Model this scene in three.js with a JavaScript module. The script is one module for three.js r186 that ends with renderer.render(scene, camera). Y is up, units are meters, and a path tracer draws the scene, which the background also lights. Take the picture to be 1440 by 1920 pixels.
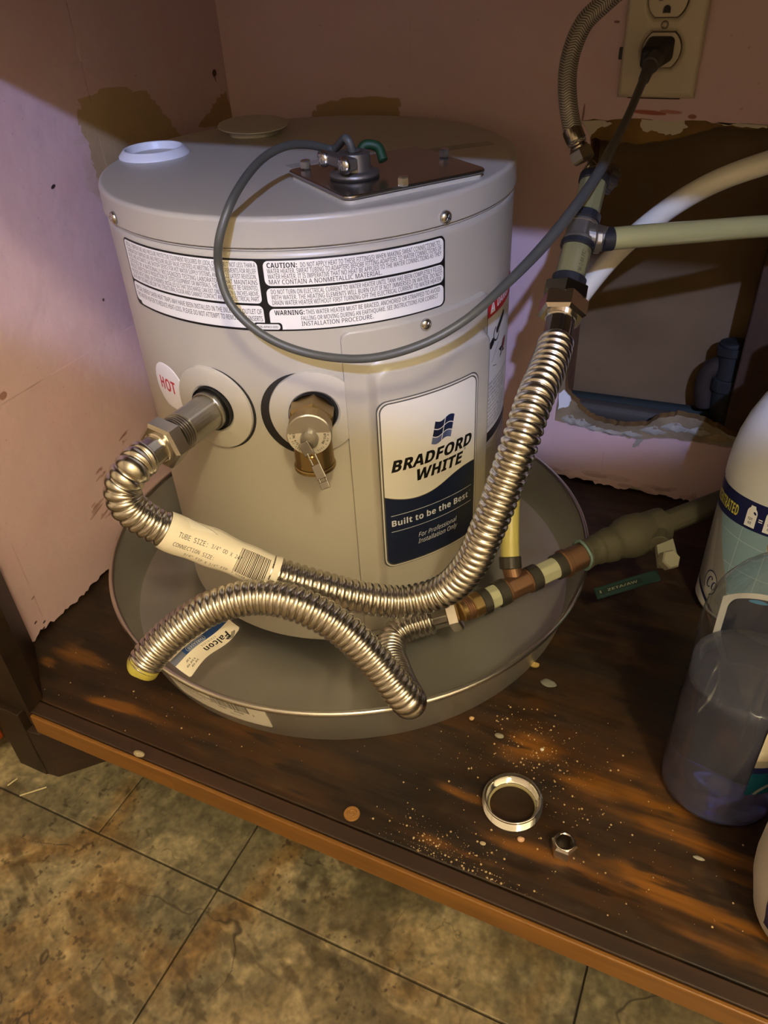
import * as THREE from 'three';
import { mergeGeometries, mergeVertices, toCreasedNormals } from 'three/addons/utils/BufferGeometryUtils.js';
import { RoundedBoxGeometry } from 'three/addons/geometries/RoundedBoxGeometry.js';

// ---------------------------------------------------------------- camera, lights, exposure
const scene = new THREE.Scene();
const V = (x, y, z) => (Array.isArray(x) ? new THREE.Vector3(x[0], x[1], x[2]) : x.isVector3 ? x.clone() : new THREE.Vector3(x, y, z));
const camera = new THREE.PerspectiveCamera(66.473, 1440 / 1920, 0.02, 20);
camera.position.set(0.3681, 0.5852, 0.6283);
camera.quaternion.setFromRotationMatrix(new THREE.Matrix4().makeBasis(V(0.90745, -0.04604, -0.41764), V(-0.21694, 0.79991, -0.55954), V(0.35983, 0.59836, 0.71588)));
camera.updateMatrixWorld();
scene.background = new THREE.Color(0x000000);
const renderer = new THREE.WebGLRenderer({ antialias: true });
renderer.toneMapping = THREE.LinearToneMapping;
renderer.toneMappingExposure = 0.96;
renderer.shadowMap.enabled = true;
renderer.shadowMap.type = THREE.PCFSoftShadowMap;

const WARM = { pos: [1.15, 2.06, 1.45], color: [1.0, 0.86, 0.55], power: 6.6 };   // opal globe under the kitchen ceiling
const COOL = { pos: [0.87, 1.52, 1.83], aim: [0.25, 1.50, 0.0], color: [0.40, 0.52, 1.0], power: 14.5 };   // clip-on spot lamp on the wall opposite
const warmLight = new THREE.PointLight(new THREE.Color().setRGB(...WARM.color), WARM.power, 0, 2);
warmLight.position.set(...WARM.pos); warmLight.castShadow = true; warmLight.shadow.radius = 4; warmLight.shadow.mapSize.set(2048, 2048); warmLight.name = 'ceiling_lamp_light'; scene.add(warmLight);
const coolLight = new THREE.SpotLight(new THREE.Color().setRGB(...COOL.color), COOL.power, 0, 0.60, 0.03, 2);
coolLight.position.set(...COOL.pos); coolLight.target.position.set(...COOL.aim); coolLight.castShadow = true; coolLight.shadow.radius = 1; coolLight.shadow.mapSize.set(2048, 2048); coolLight.name = 'spot_lamp_light';
scene.add(coolLight, coolLight.target);

// ---------------------------------------------------------------- helpers
let seed = 12345;
const rnd = () => { seed = (seed + 0x6d2b79f5) | 0; let t = Math.imul(seed ^ (seed >>> 15), 1 | seed); t = (t + Math.imul(t ^ (t >>> 7), 61 | t)) ^ t; return ((t ^ (t >>> 14)) >>> 0) / 4294967296; };
const rr = (a, b) => a + (b - a) * rnd();
const hash = (x, y) => { let h = Math.imul(x, 374761393) + Math.imul(y, 668265263); h = Math.imul(h ^ (h >>> 13), 1274126177); return ((h ^ (h >>> 16)) >>> 0) / 4294967296; };
const sm = (t) => t * t * (3 - 2 * t);
function noise(x, y) { const i = Math.floor(x), j = Math.floor(y), u = sm(x - i), v = sm(y - j); const a = hash(i, j), b = hash(i + 1, j), c = hash(i, j + 1), d = hash(i + 1, j + 1); return a + (b - a) * u + (c - a) * v + (a - b - c + d) * u * v; }
function fbm(x, y, o = 4) { let s = 0, a = 0.5, n = 0; for (let k = 0; k < o; k++) { s += a * noise(x, y); n += a; x = x * 2.03 + 17.1; y = y * 2.03 + 5.7; a *= 0.5; } return s / n; }
const clamp = (x, a = 0, b = 1) => Math.min(b, Math.max(a, x));
const step = (a, b, x) => sm(clamp((x - a) / (b - a)));
const mix = (a, b, t) => a.map((v, i) => v + (b[i] - v) * t);
function tex(w, h, f, srgb = true) {          // f(u, v) -> [r, g, b] in 0..1 (sRGB when srgb)
  const d = new Uint8Array(w * h * 4);
  for (let j = 0; j < h; j++) for (let i = 0; i < w; i++) { const c = f((i + 0.5) / w, (j + 0.5) / h), k = 4 * (j * w + i); d[k] = clamp(c[0]) * 255; d[k + 1] = clamp(c[1]) * 255; d[k + 2] = clamp(c[2]) * 255; d[k + 3] = 255; }
  const t = new THREE.DataTexture(d, w, h); t.magFilter = t.minFilter = THREE.LinearFilter; t.wrapS = t.wrapT = THREE.RepeatWrapping; if (srgb) t.colorSpace = THREE.SRGBColorSpace; t.needsUpdate = true; return t;
}
function canvasTex(w, h, draw) {
  const c = document.createElement('canvas'); c.width = w; c.height = h; const g = c.getContext('2d'); draw(g, w, h);
  const t = new THREE.CanvasTexture(c); t.colorSpace = THREE.SRGBColorSpace; t.anisotropy = 8; return t;
}
const lin = (r, g, b) => new THREE.Color().setRGB(r, g, b);
const std = (c, roughness, metalness = 0, extra = {}) => new THREE.MeshStandardMaterial({ color: Array.isArray(c) ? lin(...c) : c, roughness, metalness, ...extra });
const phys = (c, roughness, metalness = 0, extra = {}) => new THREE.MeshPhysicalMaterial({ color: Array.isArray(c) ? lin(...c) : c, roughness, metalness, ...extra });

const used = new Map();
function numbered(n) { const k = used.get(n) || 0; used.set(n, k + 1); return k ? `${n}_${String(k).padStart(3, '0')}` : n; }
function tag(o, label, category, group) { o.userData.label = label; o.userData.category = category; if (group) o.userData.group = group; return o; }
function thing(name, base, label, category, group) { const o = new THREE.Group(); o.name = numbered(name); o.position.set(...base); scene.add(o); return tag(o, label, category, group); }
function part(name, geo, mat, parent, label) {       // geometry is given in world metres
  const m = new THREE.Mesh(geo, mat); m.name = name; m.castShadow = m.receiveShadow = true;
  if (parent.isGroup) m.position.copy(parent.position).multiplyScalar(-1);
  if (label) m.userData.label = label;
  parent.add(m); return m;
}
function solo(name, geo, mat, base, label, category, group) {      // a thing of one mesh; geometry about its own base
  const m = new THREE.Mesh(geo, mat); m.name = numbered(name); m.castShadow = m.receiveShadow = true; m.position.set(...base); scene.add(m); return tag(m, label, category, group);
}
function struct(name, geo, mat) { const m = new THREE.Mesh(geo, mat); m.name = name; m.castShadow = m.receiveShadow = true; m.userData.kind = 'structure'; scene.add(m); return m; }

function turnTo(geo, pos, dir, spin = 0) {           // +y of geo turned to dir
  const q = new THREE.Quaternion().setFromUnitVectors(V(0, 1, 0), dir.clone().normalize());
  if (spin) geo.rotateY(spin);
  geo.applyQuaternion(q); geo.translate(pos.x, pos.y, pos.z); return geo;
}
const lathe = (pts, seg = 48) => new THREE.LatheGeometry(pts.map((p) => new THREE.Vector2(p[0], p[1])), seg);
const creased = (g, a = 0.5) => toCreasedNormals(g, a);
const rbox = (x0, x1, y0, y1, z0, z1, r = 0.0015, s = 2) => { const g = new RoundedBoxGeometry(x1 - x0, y1 - y0, z1 - z0, s, r); g.translate((x0 + x1) / 2, (y0 + y1) / 2, (z0 + z1) / 2); return g; };
function boxUV(geo, s = 1) {                          // uv in metres, by the dominant normal
  const p = geo.attributes.position, n = geo.attributes.normal, uv = new Float32Array(p.count * 2);
  for (let i = 0; i < p.count; i++) {
    const ax = Math.abs(n.getX(i)), ay = Math.abs(n.getY(i)), az = Math.abs(n.getZ(i)); let u, v;
    if (ay >= ax && ay >= az) { u = p.getX(i); v = p.getZ(i); } else if (ax >= az) { u = p.getZ(i); v = p.getY(i); } else { u = p.getX(i); v = p.getY(i); }
    uv[2 * i] = u * s; uv[2 * i + 1] = v * s;
  }
  geo.setAttribute('uv', new THREE.BufferAttribute(uv, 2)); return geo;
}
const curveOf = (pts) => { const c = new THREE.CatmullRomCurve3(pts.map((p) => (Array.isArray(p) ? V(p) : p)), false, 'centripetal'); c.arcLengthDivisions = 600; return c; };
// a tube along a curve between fractions t0 and t1; rad(s, S) is its radius at arc length s; ref steers where the seam lies
function sweep(curve, rad, { n = 200, seg = 24, t0 = 0, t1 = 1, ref = V(0, 1, 0), cap = true, a0 = 0, a1 = Math.PI * 2, uvAlong = 1, uvRound = 1 } = {}) {
  const L = curve.getLength(), pos = [], uv = [], idx = [], R = typeof rad === 'function' ? rad : () => rad, closed = Math.abs(a1 - a0 - Math.PI * 2) < 1e-6;
  let N = null, prev = null; const S = L * (t1 - t0), ends = [];
  for (let i = 0; i <= n; i++) {
    const t = t0 + (t1 - t0) * i / n, c = curve.getPointAt(t), T = curve.getTangentAt(t);
    if (!N) N = ref.clone().addScaledVector(T, -ref.dot(T)).normalize(); else { const q = new THREE.Quaternion().setFromUnitVectors(prev, T); N.applyQuaternion(q).addScaledVector(T, -N.dot(T)).normalize(); }
    prev = T.clone(); const B = T.clone().cross(N), r = R(S * i / n, S);
    for (let k = 0; k <= seg; k++) { const a = a0 + (a1 - a0) * k / seg, x = Math.cos(a) * r, y = Math.sin(a) * r; pos.push(c.x + N.x * x + B.x * y, c.y + N.y * x + B.y * y, c.z + N.z * x + B.z * y); uv.push(i / n * uvAlong, k / seg * uvRound); }
    if (i === 0 || i === n) ends.push([c, i * (seg + 1)]);
  }
  for (let i = 0; i < n; i++) for (let k = 0; k < seg; k++) { const a = i * (seg + 1) + k, b = a + seg + 1; idx.push(a, a + 1, b, b, a + 1, b + 1); }
  if (cap && closed) ends.forEach(([c, at], e) => { const m = pos.length / 3; pos.push(c.x, c.y, c.z); uv.push(0.5, 0.5); for (let k = 0; k < seg; k++) e ? idx.push(m, at + k, at + k + 1) : idx.push(m, at + k + 1, at + k); });
  const g = new THREE.BufferGeometry(); g.setAttribute('position', new THREE.Float32BufferAttribute(pos, 3)); g.setAttribute('uv', new THREE.Float32BufferAttribute(uv, 2)); g.setIndex(idx); g.computeVertexNormals();
  if (closed) { const nn = g.attributes.normal; for (let i = 0; i <= n; i++) { const a = i * (seg + 1), b = a + seg, m = V(nn.getX(a) + nn.getX(b), nn.getY(a) + nn.getY(b), nn.getZ(a) + nn.getZ(b)).normalize(); nn.setXYZ(a, m.x, m.y, m.z); nn.setXYZ(b, m.x, m.y, m.z); } }
  return g;
}
const rod = (a, b, r, seg = 28, bevel = 0.0008) => { const A = V(a), B = V(b), d = B.clone().sub(A), L = d.length(), r1 = Array.isArray(r) ? r[0] : r, r2 = Array.isArray(r) ? r[1] : r; return turnTo(creased(lathe([[0, 0], [r1 - bevel, 0], [r1, bevel], [r2, L - bevel], [r2 - bevel, L], [0, L]], seg), 0.6), A, d); };
const ringOn = (a, b, r0, r1, seg = 36) => { const A = V(a), B = V(b), d = B.clone().sub(A), L = d.length(), e = Math.min(0.0008, L / 4); return turnTo(creased(lathe([[r0, 0], [r1 - e, 0], [r1, e], [r1, L - e], [r1 - e, L], [r0, L], [r0, 0]], seg), 0.6), A, d); };
const hexNut = (a, b, across, spin = 0, hole = 0) => { const A = V(a), B = V(b), d = B.clone().sub(A), L = d.length(), R = across / 2 / Math.cos(Math.PI / 6), c = L * 0.14; const p = [[hole, 0], [R * 0.86, 0], [R, c], [R, L - c], [R * 0.86, L], [hole, L]]; if (hole) p.push([hole, 0]); return turnTo(creased(lathe(p, 6), 0.3), A, d, spin); };
const lerpV = (a, b, t) => V(a).lerp(V(b), t);
// a sheet w by h with rounded corners; map(x, y) -> point; columns and rows grow denser at the rim, where lift drops to nothing
function sheet(w, h, r, nx, ny, map, lip = 0) {
  const us = [], vs = [];
  const fill = (a, n, len) => { a.push(0); if (lip) a.push(lip); for (let i = 1; i < n; i++) { const t = i / n; a.push(lip + (len - 2 * lip) * t); } if (lip) a.push(len - lip); a.push(len); };
  fill(us, nx, w); fill(vs, ny, h);
  if (r) { const extra = []; for (let i = 1; i < 7; i++) { const q = r * (1 - Math.cos(i / 7 * Math.PI / 2)); extra.push(q, w - q); } extra.forEach((q) => us.push(q)); us.sort((a, b) => a - b); }
  const pos = [], uv = [], idx = [], X = us.length, Y = vs.length;
  for (let j = 0; j < Y; j++) for (let i = 0; i < X; i++) {
    const u = us[i], d = Math.min(u, w - u), inset = r && d < r ? r - Math.sqrt(Math.max(0, r * r - (r - d) * (r - d))) : 0;
    const v = inset + (h - 2 * inset) * vs[j] / h, edge = (i === 0 || j === 0 || i === X - 1 || j === Y - 1) ? 0 : 1, p = map(u - w / 2, v - h / 2, edge);
    pos.push(p.x, p.y, p.z); uv.push(u / w, v / h);
  }
  for (let j = 0; j < Y - 1; j++) for (let i = 0; i < X - 1; i++) { const a = j * X + i; idx.push(a, a + 1, a + X, a + X, a + 1, a + X + 1); }
  const g = new THREE.BufferGeometry(); g.setAttribute('position', new THREE.Float32BufferAttribute(pos, 3)); g.setAttribute('uv', new THREE.Float32BufferAttribute(uv, 2)); g.setIndex(idx); g.computeVertexNormals(); return g;
}
const RAD = Math.PI / 180;
const onDrum = (R, deg, cy, lift) => (x, y, e) => { const t = deg * RAD - x / R, q = R + lift * e; return V(q * Math.cos(t), cy + y, q * Math.sin(t)); };
// a round plate bent onto the drum, with a hole
function drumDisc(R, deg, cy, r0, r1, lift, bev = 0.0015, n = 56) {
  const prof = [[r1, 0.0002], [r1, lift - bev], [r1 - bev * 0.4, lift - bev * 0.3], [r1 - bev * 1.4, lift], [r0 + bev, lift], [r0, lift - bev], [r0, -0.004]], pos = [], idx = [];
  prof.forEach(([r, l]) => { for (let k = 0; k <= n; k++) { const a = k / n * Math.PI * 2, x = r * Math.cos(a), y = r * Math.sin(a), t = deg * RAD - x / R; pos.push((R + l) * Math.cos(t), cy + y, (R + l) * Math.sin(t)); } });
  for (let j = 0; j < prof.length - 1; j++) for (let k = 0; k < n; k++) { const a = j * (n + 1) + k, b = a + n + 1; idx.push(a, a + 1, b, b, a + 1, b + 1); }
  const g = new THREE.BufferGeometry(); g.setAttribute('position', new THREE.Float32BufferAttribute(pos, 3)); g.setIndex(idx); g.computeVertexNormals(); return creased(g, 0.7);
}
function screwGeo(pos, dir, r = 0.0045) {            // pan head with a crossed slot
  const head = lathe([[0, -0.004], [r * 0.45, -0.004], [r * 0.45, 0], [r, 0], [r, r * 0.25], [r * 0.86, r * 0.52], [r * 0.5, r * 0.7], [0, r * 0.74]], 20);
  const a = new THREE.BoxGeometry(r * 1.0, r * 0.1, r * 0.2).translate(0, r * 0.72, 0), b = new THREE.BoxGeometry(r * 0.2, r * 0.1, r * 1.0).translate(0, r * 0.72, 0);
  return turnTo(mergeGeometries([head, a, b].map((g) => { const q = g.toNonIndexed(); q.deleteAttribute('uv'); return q; })), pos, dir, 0.5);
}
function rough(geo, amp, freq = 60) { const p = geo.attributes.position; for (let i = 0; i < p.count; i++) { const x = p.getX(i), y = p.getY(i), z = p.getZ(i), q = (s) => (noise(x * freq + s * 13.1 + z * freq * 0.7, y * freq + s * 7.7 - z * freq * 0.9) - 0.5) * 2 * amp; p.setXYZ(i, x + q(1), y + q(2), z + q(3)); } geo.computeVertexNormals(); return geo; }
function prism(poly, y0, y1, bevel = 0.001) {        // footprint [x, z] raised from y0 to y1
  const s = new THREE.Shape(poly.map(([x, z]) => new THREE.Vector2(x, -z))); const g = new THREE.ExtrudeGeometry(s, { depth: y1 - y0 - 2 * bevel, bevelEnabled: bevel > 0, bevelThickness: bevel, bevelSize: bevel, bevelOffset: -bevel, bevelSegments: 2, curveSegments: 12 });
  g.rotateX(-Math.PI / 2); g.translate(0, y0 + bevel, 0); return g;
}

// ---------------------------------------------------------------- dimensions of the place (metres; the heater's axis is x = z = 0, the cabinet shelf y = 0)
const XL = -0.232, ZB = -0.2242, ZF = 0.344, FLOOR = -0.0957, TOP = 0.644;

// ---------------------------------------------------------------- materials
const pinkS = [0.785, 0.672, 0.675];
const woodTex = (dark, light, seedX) => tex(512, 512, (u, v) => { const g = fbm(u * 5 + seedX, v * 70, 4), b = fbm(u * 3 + 9, v * 6 + seedX, 3); return mix(dark, light, clamp(g * 0.75 + b * 0.55 - 0.2)); });
const darkWood = std(0xffffff, 0.5, 0, { map: woodTex([0.085, 0.050, 0.022], [0.21, 0.132, 0.06], 3) });
const amberWood = std(0xffffff, 0.42, 0, { map: woodTex([0.40, 0.26, 0.095], [0.60, 0.405, 0.165], 7) });
const orangeWood = std(0xffffff, 0.4, 0, { map: woodTex([0.42, 0.17, 0.05], [0.62, 0.29, 0.09], 11) });
const stainless = phys([0.56, 0.525, 0.465], 0.23, 1);
const chrome = std([0.72, 0.69, 0.64], 0.16, 1);
const galvanised = std([0.40, 0.385, 0.35], 0.38, 1, { roughnessMap: tex(128, 128, (u, v) => { const q = 0.65 + 0.5 * fbm(u * 12, v * 12); return [q, q, q]; }, false) });
const brass = std([0.52, 0.36, 0.15], 0.36, 1);
const brassDull = std([0.075, 0.066, 0.038], 0.75, 0.25);
const copper = std([0.25, 0.135, 0.075], 0.5, 0.85);
const crimp = std([0.022, 0.022, 0.024], 0.42, 0.3);
const pexWhite = phys([0.66, 0.63, 0.53], 0.30, 0, { clearcoat: 0.4, clearcoatRoughness: 0.2 });
const pexCream = phys([0.42, 0.42, 0.27], 0.32, 0, { clearcoat: 0.4, clearcoatRoughness: 0.2 });
const bronzeRing = std([0.05, 0.044, 0.034], 0.45, 0.4);
const pexYellow = phys([0.34, 0.31, 0.12], 0.32, 0, { clearcoat: 1, clearcoatRoughness: 0.12 });
const pexOld = phys([0.19, 0.17, 0.07], 0.34, 0, { clearcoat: 0.4, clearcoatRoughness: 0.2 });
const enamel = phys([0.43, 0.395, 0.325], 0.42, 0, { clearcoat: 0.35, clearcoatRoughness: 0.32 });
const enamelPlate = phys([0.47, 0.435, 0.365], 0.5, 0, { clearcoat: 0.15 });
const blackPlastic = std([0.016, 0.015, 0.014], 0.5);
const cordGrey = std([0.066, 0.066, 0.056], 0.46);
const whitePlastic = std([0.66, 0.66, 0.68], 0.4);
const ivory = phys([0.50, 0.42, 0.29], 0.4, 0, { clearcoat: 0.3 });
const screwSteel = std([0.62, 0.60, 0.56], 0.25, 1);
const plaster = std([0.30, 0.28, 0.235], 0.95);
const kraft = std([0.30, 0.21, 0.10], 0.95);
const paper = std([0.52, 0.46, 0.36], 0.9);
const wallPlain = std([0.77, 0.71, 0.61], 0.9);

// ---------------------------------------------------------------- floor: stone-look tiles with recessed joints
const tileMap = tex(2048, 1024, (u, v) => {
  const x = u * 1.5 - 0.45, z = v * 0.75 + 0.02;
  const q1 = fbm(x * 6 + 3, z * 6 + 1, 4), q2 = fbm(x * 6 + 50, z * 6 + 20, 4), w = (q1 - 0.5) * 0.4;
  const r = fbm(x * 8 + q1 * 3.2, z * 8 + q2 * 3.2, 6), t = fbm(x * 21 + q2 * 5, z * 21 - q1 * 5, 5), f = fbm(x * 120, z * 120, 4), e = fbm(x * 330, z * 330, 2), b = t;
  let k = mix([0.31, 0.275, 0.20], [0.57, 0.50, 0.37], clamp(r * 2.0 - 0.5));
  k = mix(k, [0.36, 0.345, 0.275], step(0.46, 0.62, fbm(x * 3.4 + 70, z * 3.4 + 30, 3)) * 0.55);
  k = mix(k, [0.46, 0.32, 0.15], step(0.50, 0.70, fbm(x * 6 + q2 * 3 + 11, z * 6 + q1 * 3 + 3, 5)) * 0.5);
  k = mix(k, [0.62, 0.56, 0.43], step(0.54, 0.68, t) * 0.45);
  const s1 = fbm(x * 34 + z * 14 + q1 * 4, z * 90 - x * 34, 4); k = mix(k, [0.24, 0.20, 0.13], step(0.54, 0.70, s1) * step(0.42, 0.58, q2) * 0.55); k = mix(k, [0.58, 0.52, 0.40], step(0.57, 0.72, fbm(x * 90 - z * 30 + 7, z * 40 + x * 60, 3)) * 0.3);
  k = k.map((c) => c * (0.66 + 0.50 * f + 0.34 * e));
  k = mix(k, [0.13, 0.105, 0.065], step(0.68, 0.80, fbm(x * 190 + 3, z * 190 + 8, 3)) * step(0.46, 0.60, fbm(x * 10 + 6, z * 10 + 2, 3)) * 0.5);
  const vein = Math.abs(fbm(x * 8 + w * 4 + 5, z * 8 - w * 3, 5) - 0.5), gap = step(0.5, 0.62, fbm(x * 4.5 + 3, z * 4.5 + 8, 3)); k = mix(k, [0.15, 0.12, 0.08], (1 - step(0.0, 0.006 + 0.006 * b, vein)) * gap * 0.8);
  const fine = Math.abs(fbm(x * 30 + 9, z * 30 + w * 8, 4) - 0.5); k = mix(k, [0.22, 0.18, 0.12], (1 - step(0.0, 0.012, fine)) * step(0.5, 0.6, fbm(x * 9 + 20, z * 9 + 2, 3)) * 0.45);
  return k;
});
const tileBump = tex(1024, 512, (u, v) => { const x = u * 1.5, z = v * 0.75; const q = 0.6 * fbm(x * 22, z * 22, 4) + 0.4 * fbm(x * 110, z * 110, 3); return [q, q, q]; }, false);
const tileMats = [0.94, 1.0, 0.86].map((t, i) => phys([t, t * (1 - 0.015 * i), t * (1 - 0.03 * i)], 0.46, 0, { map: tileMap, bumpMap: tileBump, bumpScale: 0.0035, clearcoat: 0.18, clearcoatRoughness: 0.4 }));
const floor = struct('floor', new THREE.BoxGeometry(3.6, 0.1, 2.7).translate(0.35, FLOOR - 0.053, 0.93), std([0.045, 0.035, 0.022], 0.9));
{
  const rows = [[0.02, 0.379, [-1.17, -0.81, -0.445, -0.0826, 0.0548, 0.3695, 0.73, 1.09, 1.45, 1.81, 2.0]], [0.379, 0.74, [-1.02, -0.66, -0.305, 0.0548, 0.415, 0.775, 1.135, 1.5, 1.85, 2.0]], [0.74, 1.1, [-1.17, -0.81, -0.445, -0.085, 0.275, 0.64, 1.0, 1.36, 1.72, 2.0]], [1.1, 1.46, [-1.02, -0.66, -0.305, 0.0548, 0.415, 0.775, 1.135, 1.5, 1.85, 2.0]], [1.46, 1.82, [-1.17, -0.81, -0.445, -0.085, 0.275, 0.64, 1.0, 1.36, 1.72, 2.0]]];
  let n = 0;
  for (const [z0, z1, xs] of rows) for (let i = 0; i < xs.length - 1; i++) {
    const g = rbox(xs[i] + 0.0007, xs[i + 1] - 0.0007, FLOOR - 0.006, FLOOR, z0 + 0.0007, z1 - 0.0007, 0.0011, 2), p = g.attributes.position, uv = g.attributes.uv;
    for (let k = 0; k < p.count; k++) uv.setXY(k, (p.getX(k) + 0.45) / 1.5, (p.getZ(k) - 0.02) / 0.75);
    const m = new THREE.Mesh(g, tileMats[(i * 2 + n) % 3]); m.name = numbered('floor_tile'); m.castShadow = m.receiveShadow = true; floor.add(m); n++;
  }
}

// ---------------------------------------------------------------- pink walls inside the cabinet
const mark = (g, pts, fill) => { g.fillStyle = fill; g.beginPath(); pts.forEach(([x, y], i) => (i ? g.lineTo(x, y) : g.moveTo(x, y))); g.closePath(); g.fill(); };
const css = (c, a = 1) => `rgba(${c.map((v) => Math.round(v * 255)).join(',')},${a})`;
function wallMap(W, H, x0, w, h, draw) {             // canvas over [x0, x0 + w] by [0, h] metres
  const t = canvasTex(W, H, (g) => {
    g.fillStyle = css(pinkS); g.fillRect(0, 0, W, H);
    const px = (x, y) => [(x - x0) / w * W, H - y / h * H];
    for (let i = 0; i < 900; i++) { const r = rr(8, 70); g.fillStyle = css(rnd() < 0.5 ? [0.81, 0.68, 0.68] : [0.72, 0.58, 0.56], 0.03); g.beginPath(); g.ellipse(rnd() * W, rnd() * H, r, r * rr(0.4, 1), rr(0, 3), 0, 7); g.fill(); }
    draw(g, px);
    for (let i = 0; i < 260; i++) { g.fillStyle = css([0.33, 0.22, 0.16], rr(0.05, 0.3)); g.beginPath(); g.ellipse(rnd() * W, rnd() * H, rr(0.6, 2.2), rr(0.5, 1.4), rr(0, 3), 0, 7); g.fill(); }
  });
  t.repeat.set(1 / w, 1 / h); t.offset.set(-x0 / w, 0); t.wrapS = t.wrapT = THREE.ClampToEdgeWrapping; return t;
}
function blotch(g, c, rx, ry, color, n, a) { for (let i = 0; i < n; i++) { const t = rr(0, 6.28), q = Math.sqrt(rnd()); g.fillStyle = css(color, a); g.beginPath(); g.ellipse(c[0] + Math.cos(t) * q * rx, c[1] + Math.sin(t) * q * ry, rr(0.12, 0.4) * rx, rr(0.12, 0.35) * ry, rr(0, 3), 0, 7); g.fill(); } }
const zy = (p) => [p[2], p[1]], xy = (p) => [p[0], p[1]];
const ragged = (pts, amp, n = 6) => { const o = []; pts.forEach((p, i) => { const q = pts[(i + 1) % pts.length]; for (let k = 0; k < n; k++) { const t = k / n; o.push([p[0] + (q[0] - p[0]) * t + (k ? rr(-amp, amp) : 0), p[1] + (q[1] - p[1]) * t + (k ? rr(-amp, amp) : 0)]); } }); return o; };
const leftMap = wallMap(1024, 1280, ZB, 0.52, 0.66, (g, px) => {
  const P = (list) => list.map(([x, y]) => px(x, y));
  // bare plaster where the paint stops behind the heater
  mark(g, P(ragged([[-0.2321,0.4553,0.0216], [-0.2321,0.4712,0.0124], [-0.2321,0.4748,-0.0220], [-0.2321,0.4632,-0.0821], [-0.2321,0.4493,-0.0920], [-0.2321,0.4217,-0.1173], [-0.2321,0.4080,-0.1272], [-0.2321,0.3031,-0.1742], [-0.2321,0.2047,-0.0441], [-0.2321,0.2529,0.0090], [-0.2321,0.3024,0.0137], [-0.2321,0.3467,0.0129], [-0.2321,0.3763,0.0153], [-0.2321,0.4014,0.0149], [-0.2321,0.4190,0.0171], [-0.2321,0.4369,0.0167]].map(zy), 0.003)), css([0.66, 0.56, 0.40], 0.9));
  for (let i = 0; i < 60; i++) { const p = px(...zy([-0.2321,0.4394,-0.0239])); g.fillStyle = css([0.60, 0.52, 0.36], 0.10); g.beginPath(); g.ellipse(p[0] + rr(-110, 90), p[1] + rr(-40, 120), rr(8, 40), rr(5, 22), rr(0, 3), 0, 7); g.fill(); }
  mark(g, P(ragged([[-0.2321,0.4153,-0.1566], [-0.2321,0.4284,-0.1846], [-0.2321,0.4379,-0.2036], [-0.2321,0.4408,-0.2197], [-0.2321,0.4010,-0.2261]].map(zy), 0.002)), css([0.60, 0.46, 0.27], 0.75));
  const dot = (p, rx, ry, c = [0.1, 0.06, 0.04], a = 0.9) => { const q = px(...zy(p)); g.fillStyle = css(c, a); g.beginPath(); g.ellipse(q[0], q[1], rx, ry, 0.3, 0, 7); g.fill(); };
  dot([-0.2321,0.4084,0.0729], 6, 3); dot([-0.2321,0.4623,-0.2025], 8, 7, [0.2, 0.08, 0.03]); dot([-0.2321,0.4593,-0.2016], 3, 12, [0.3, 0.18, 0.1], 0.5); dot([-0.2321,0.2914,0.0497], 3, 3, [0.3, 0.2, 0.15]);
  dot([-0.2321,0.2566,0.1999], 9, 7, [0.45, 0.28, 0.2], 0.6); dot([-0.2321,0.0201,0.2597], 4, 2); dot([-0.2321,0.0125,0.2506], 4, 2); dot([-0.2321,0.0062,0.2540], 4, 2); dot([-0.2321,0.0480,0.2516], 5, 2, [0.3, 0.18, 0.12], 0.5);
  for (const [p, l] of [[[-0.2321,0.1376,0.0726], 20], [[-0.2321,0.1211,0.1190], 14], [[-0.2321,0.0876,0.1390], 26], [[-0.2321,0.0701,0.1299], 16]]) for (let i = 0; i < 7; i++) dot(p.map((v, k) => v + (k ? rr(-0.006, 0.006) : 0)), rr(2, l), rr(1, 3), [0.42, 0.27, 0.2], 0.35);
});
const backMap = wallMap(1536, 1152, XL, 1.0, 0.75, (g, px) => {
  const P = (list) => list.map(([x, y]) => px(x, y));
  mark(g, P(ragged([[-0.1228,0.4187,-0.2242], [-0.1126,0.4298,-0.2242], [-0.0837,0.4369,-0.2242], [-0.0142,0.4386,-0.2242], [-0.0123,0.4200,-0.2242], [-0.0144,0.3986,-0.2242], [-0.1257,0.3940,-0.2242]].map(xy), 0.002)), css([0.58, 0.46, 0.27], 0.8));
  const dot = (p, rx, ry, c = [0.35, 0.15, 0.1], a = 0.8) => { const q = px(...xy(p)); g.fillStyle = css(c, a); g.beginPath(); g.ellipse(q[0], q[1], rx, ry, 0.05, 0, 7); g.fill(); };
  dot([0.2069,0.5063,-0.2242], 4, 1.5, [0.3, 0.15, 0.1]); dot([0.2461,0.4324,-0.2242], 26, 3, [0.55, 0.22, 0.14]); dot([0.2665,0.4335,-0.2242], 16, 2.5, [0.58, 0.28, 0.18], 0.6); dot([0.2864,0.4300,-0.2242], 6, 3, [0.5, 0.25, 0.18]);
  dot([0.1843,0.4296,-0.2242], 1.5, 14, [0.35, 0.22, 0.16], 0.7);
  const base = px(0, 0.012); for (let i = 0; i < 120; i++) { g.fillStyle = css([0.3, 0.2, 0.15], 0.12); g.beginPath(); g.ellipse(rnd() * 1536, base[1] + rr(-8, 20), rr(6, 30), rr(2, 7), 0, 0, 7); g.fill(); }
});
const plasterBump = tex(256, 256, (u, v) => { const q = fbm(u * 9, v * 9, 5); return [q, q, q]; }, false); plasterBump.repeat.set(4, 4);
const leftMat = std(0xffffff, 0.62, 0, { map: leftMap, bumpMap: plasterBump, bumpScale: 0.0012 });
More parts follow.
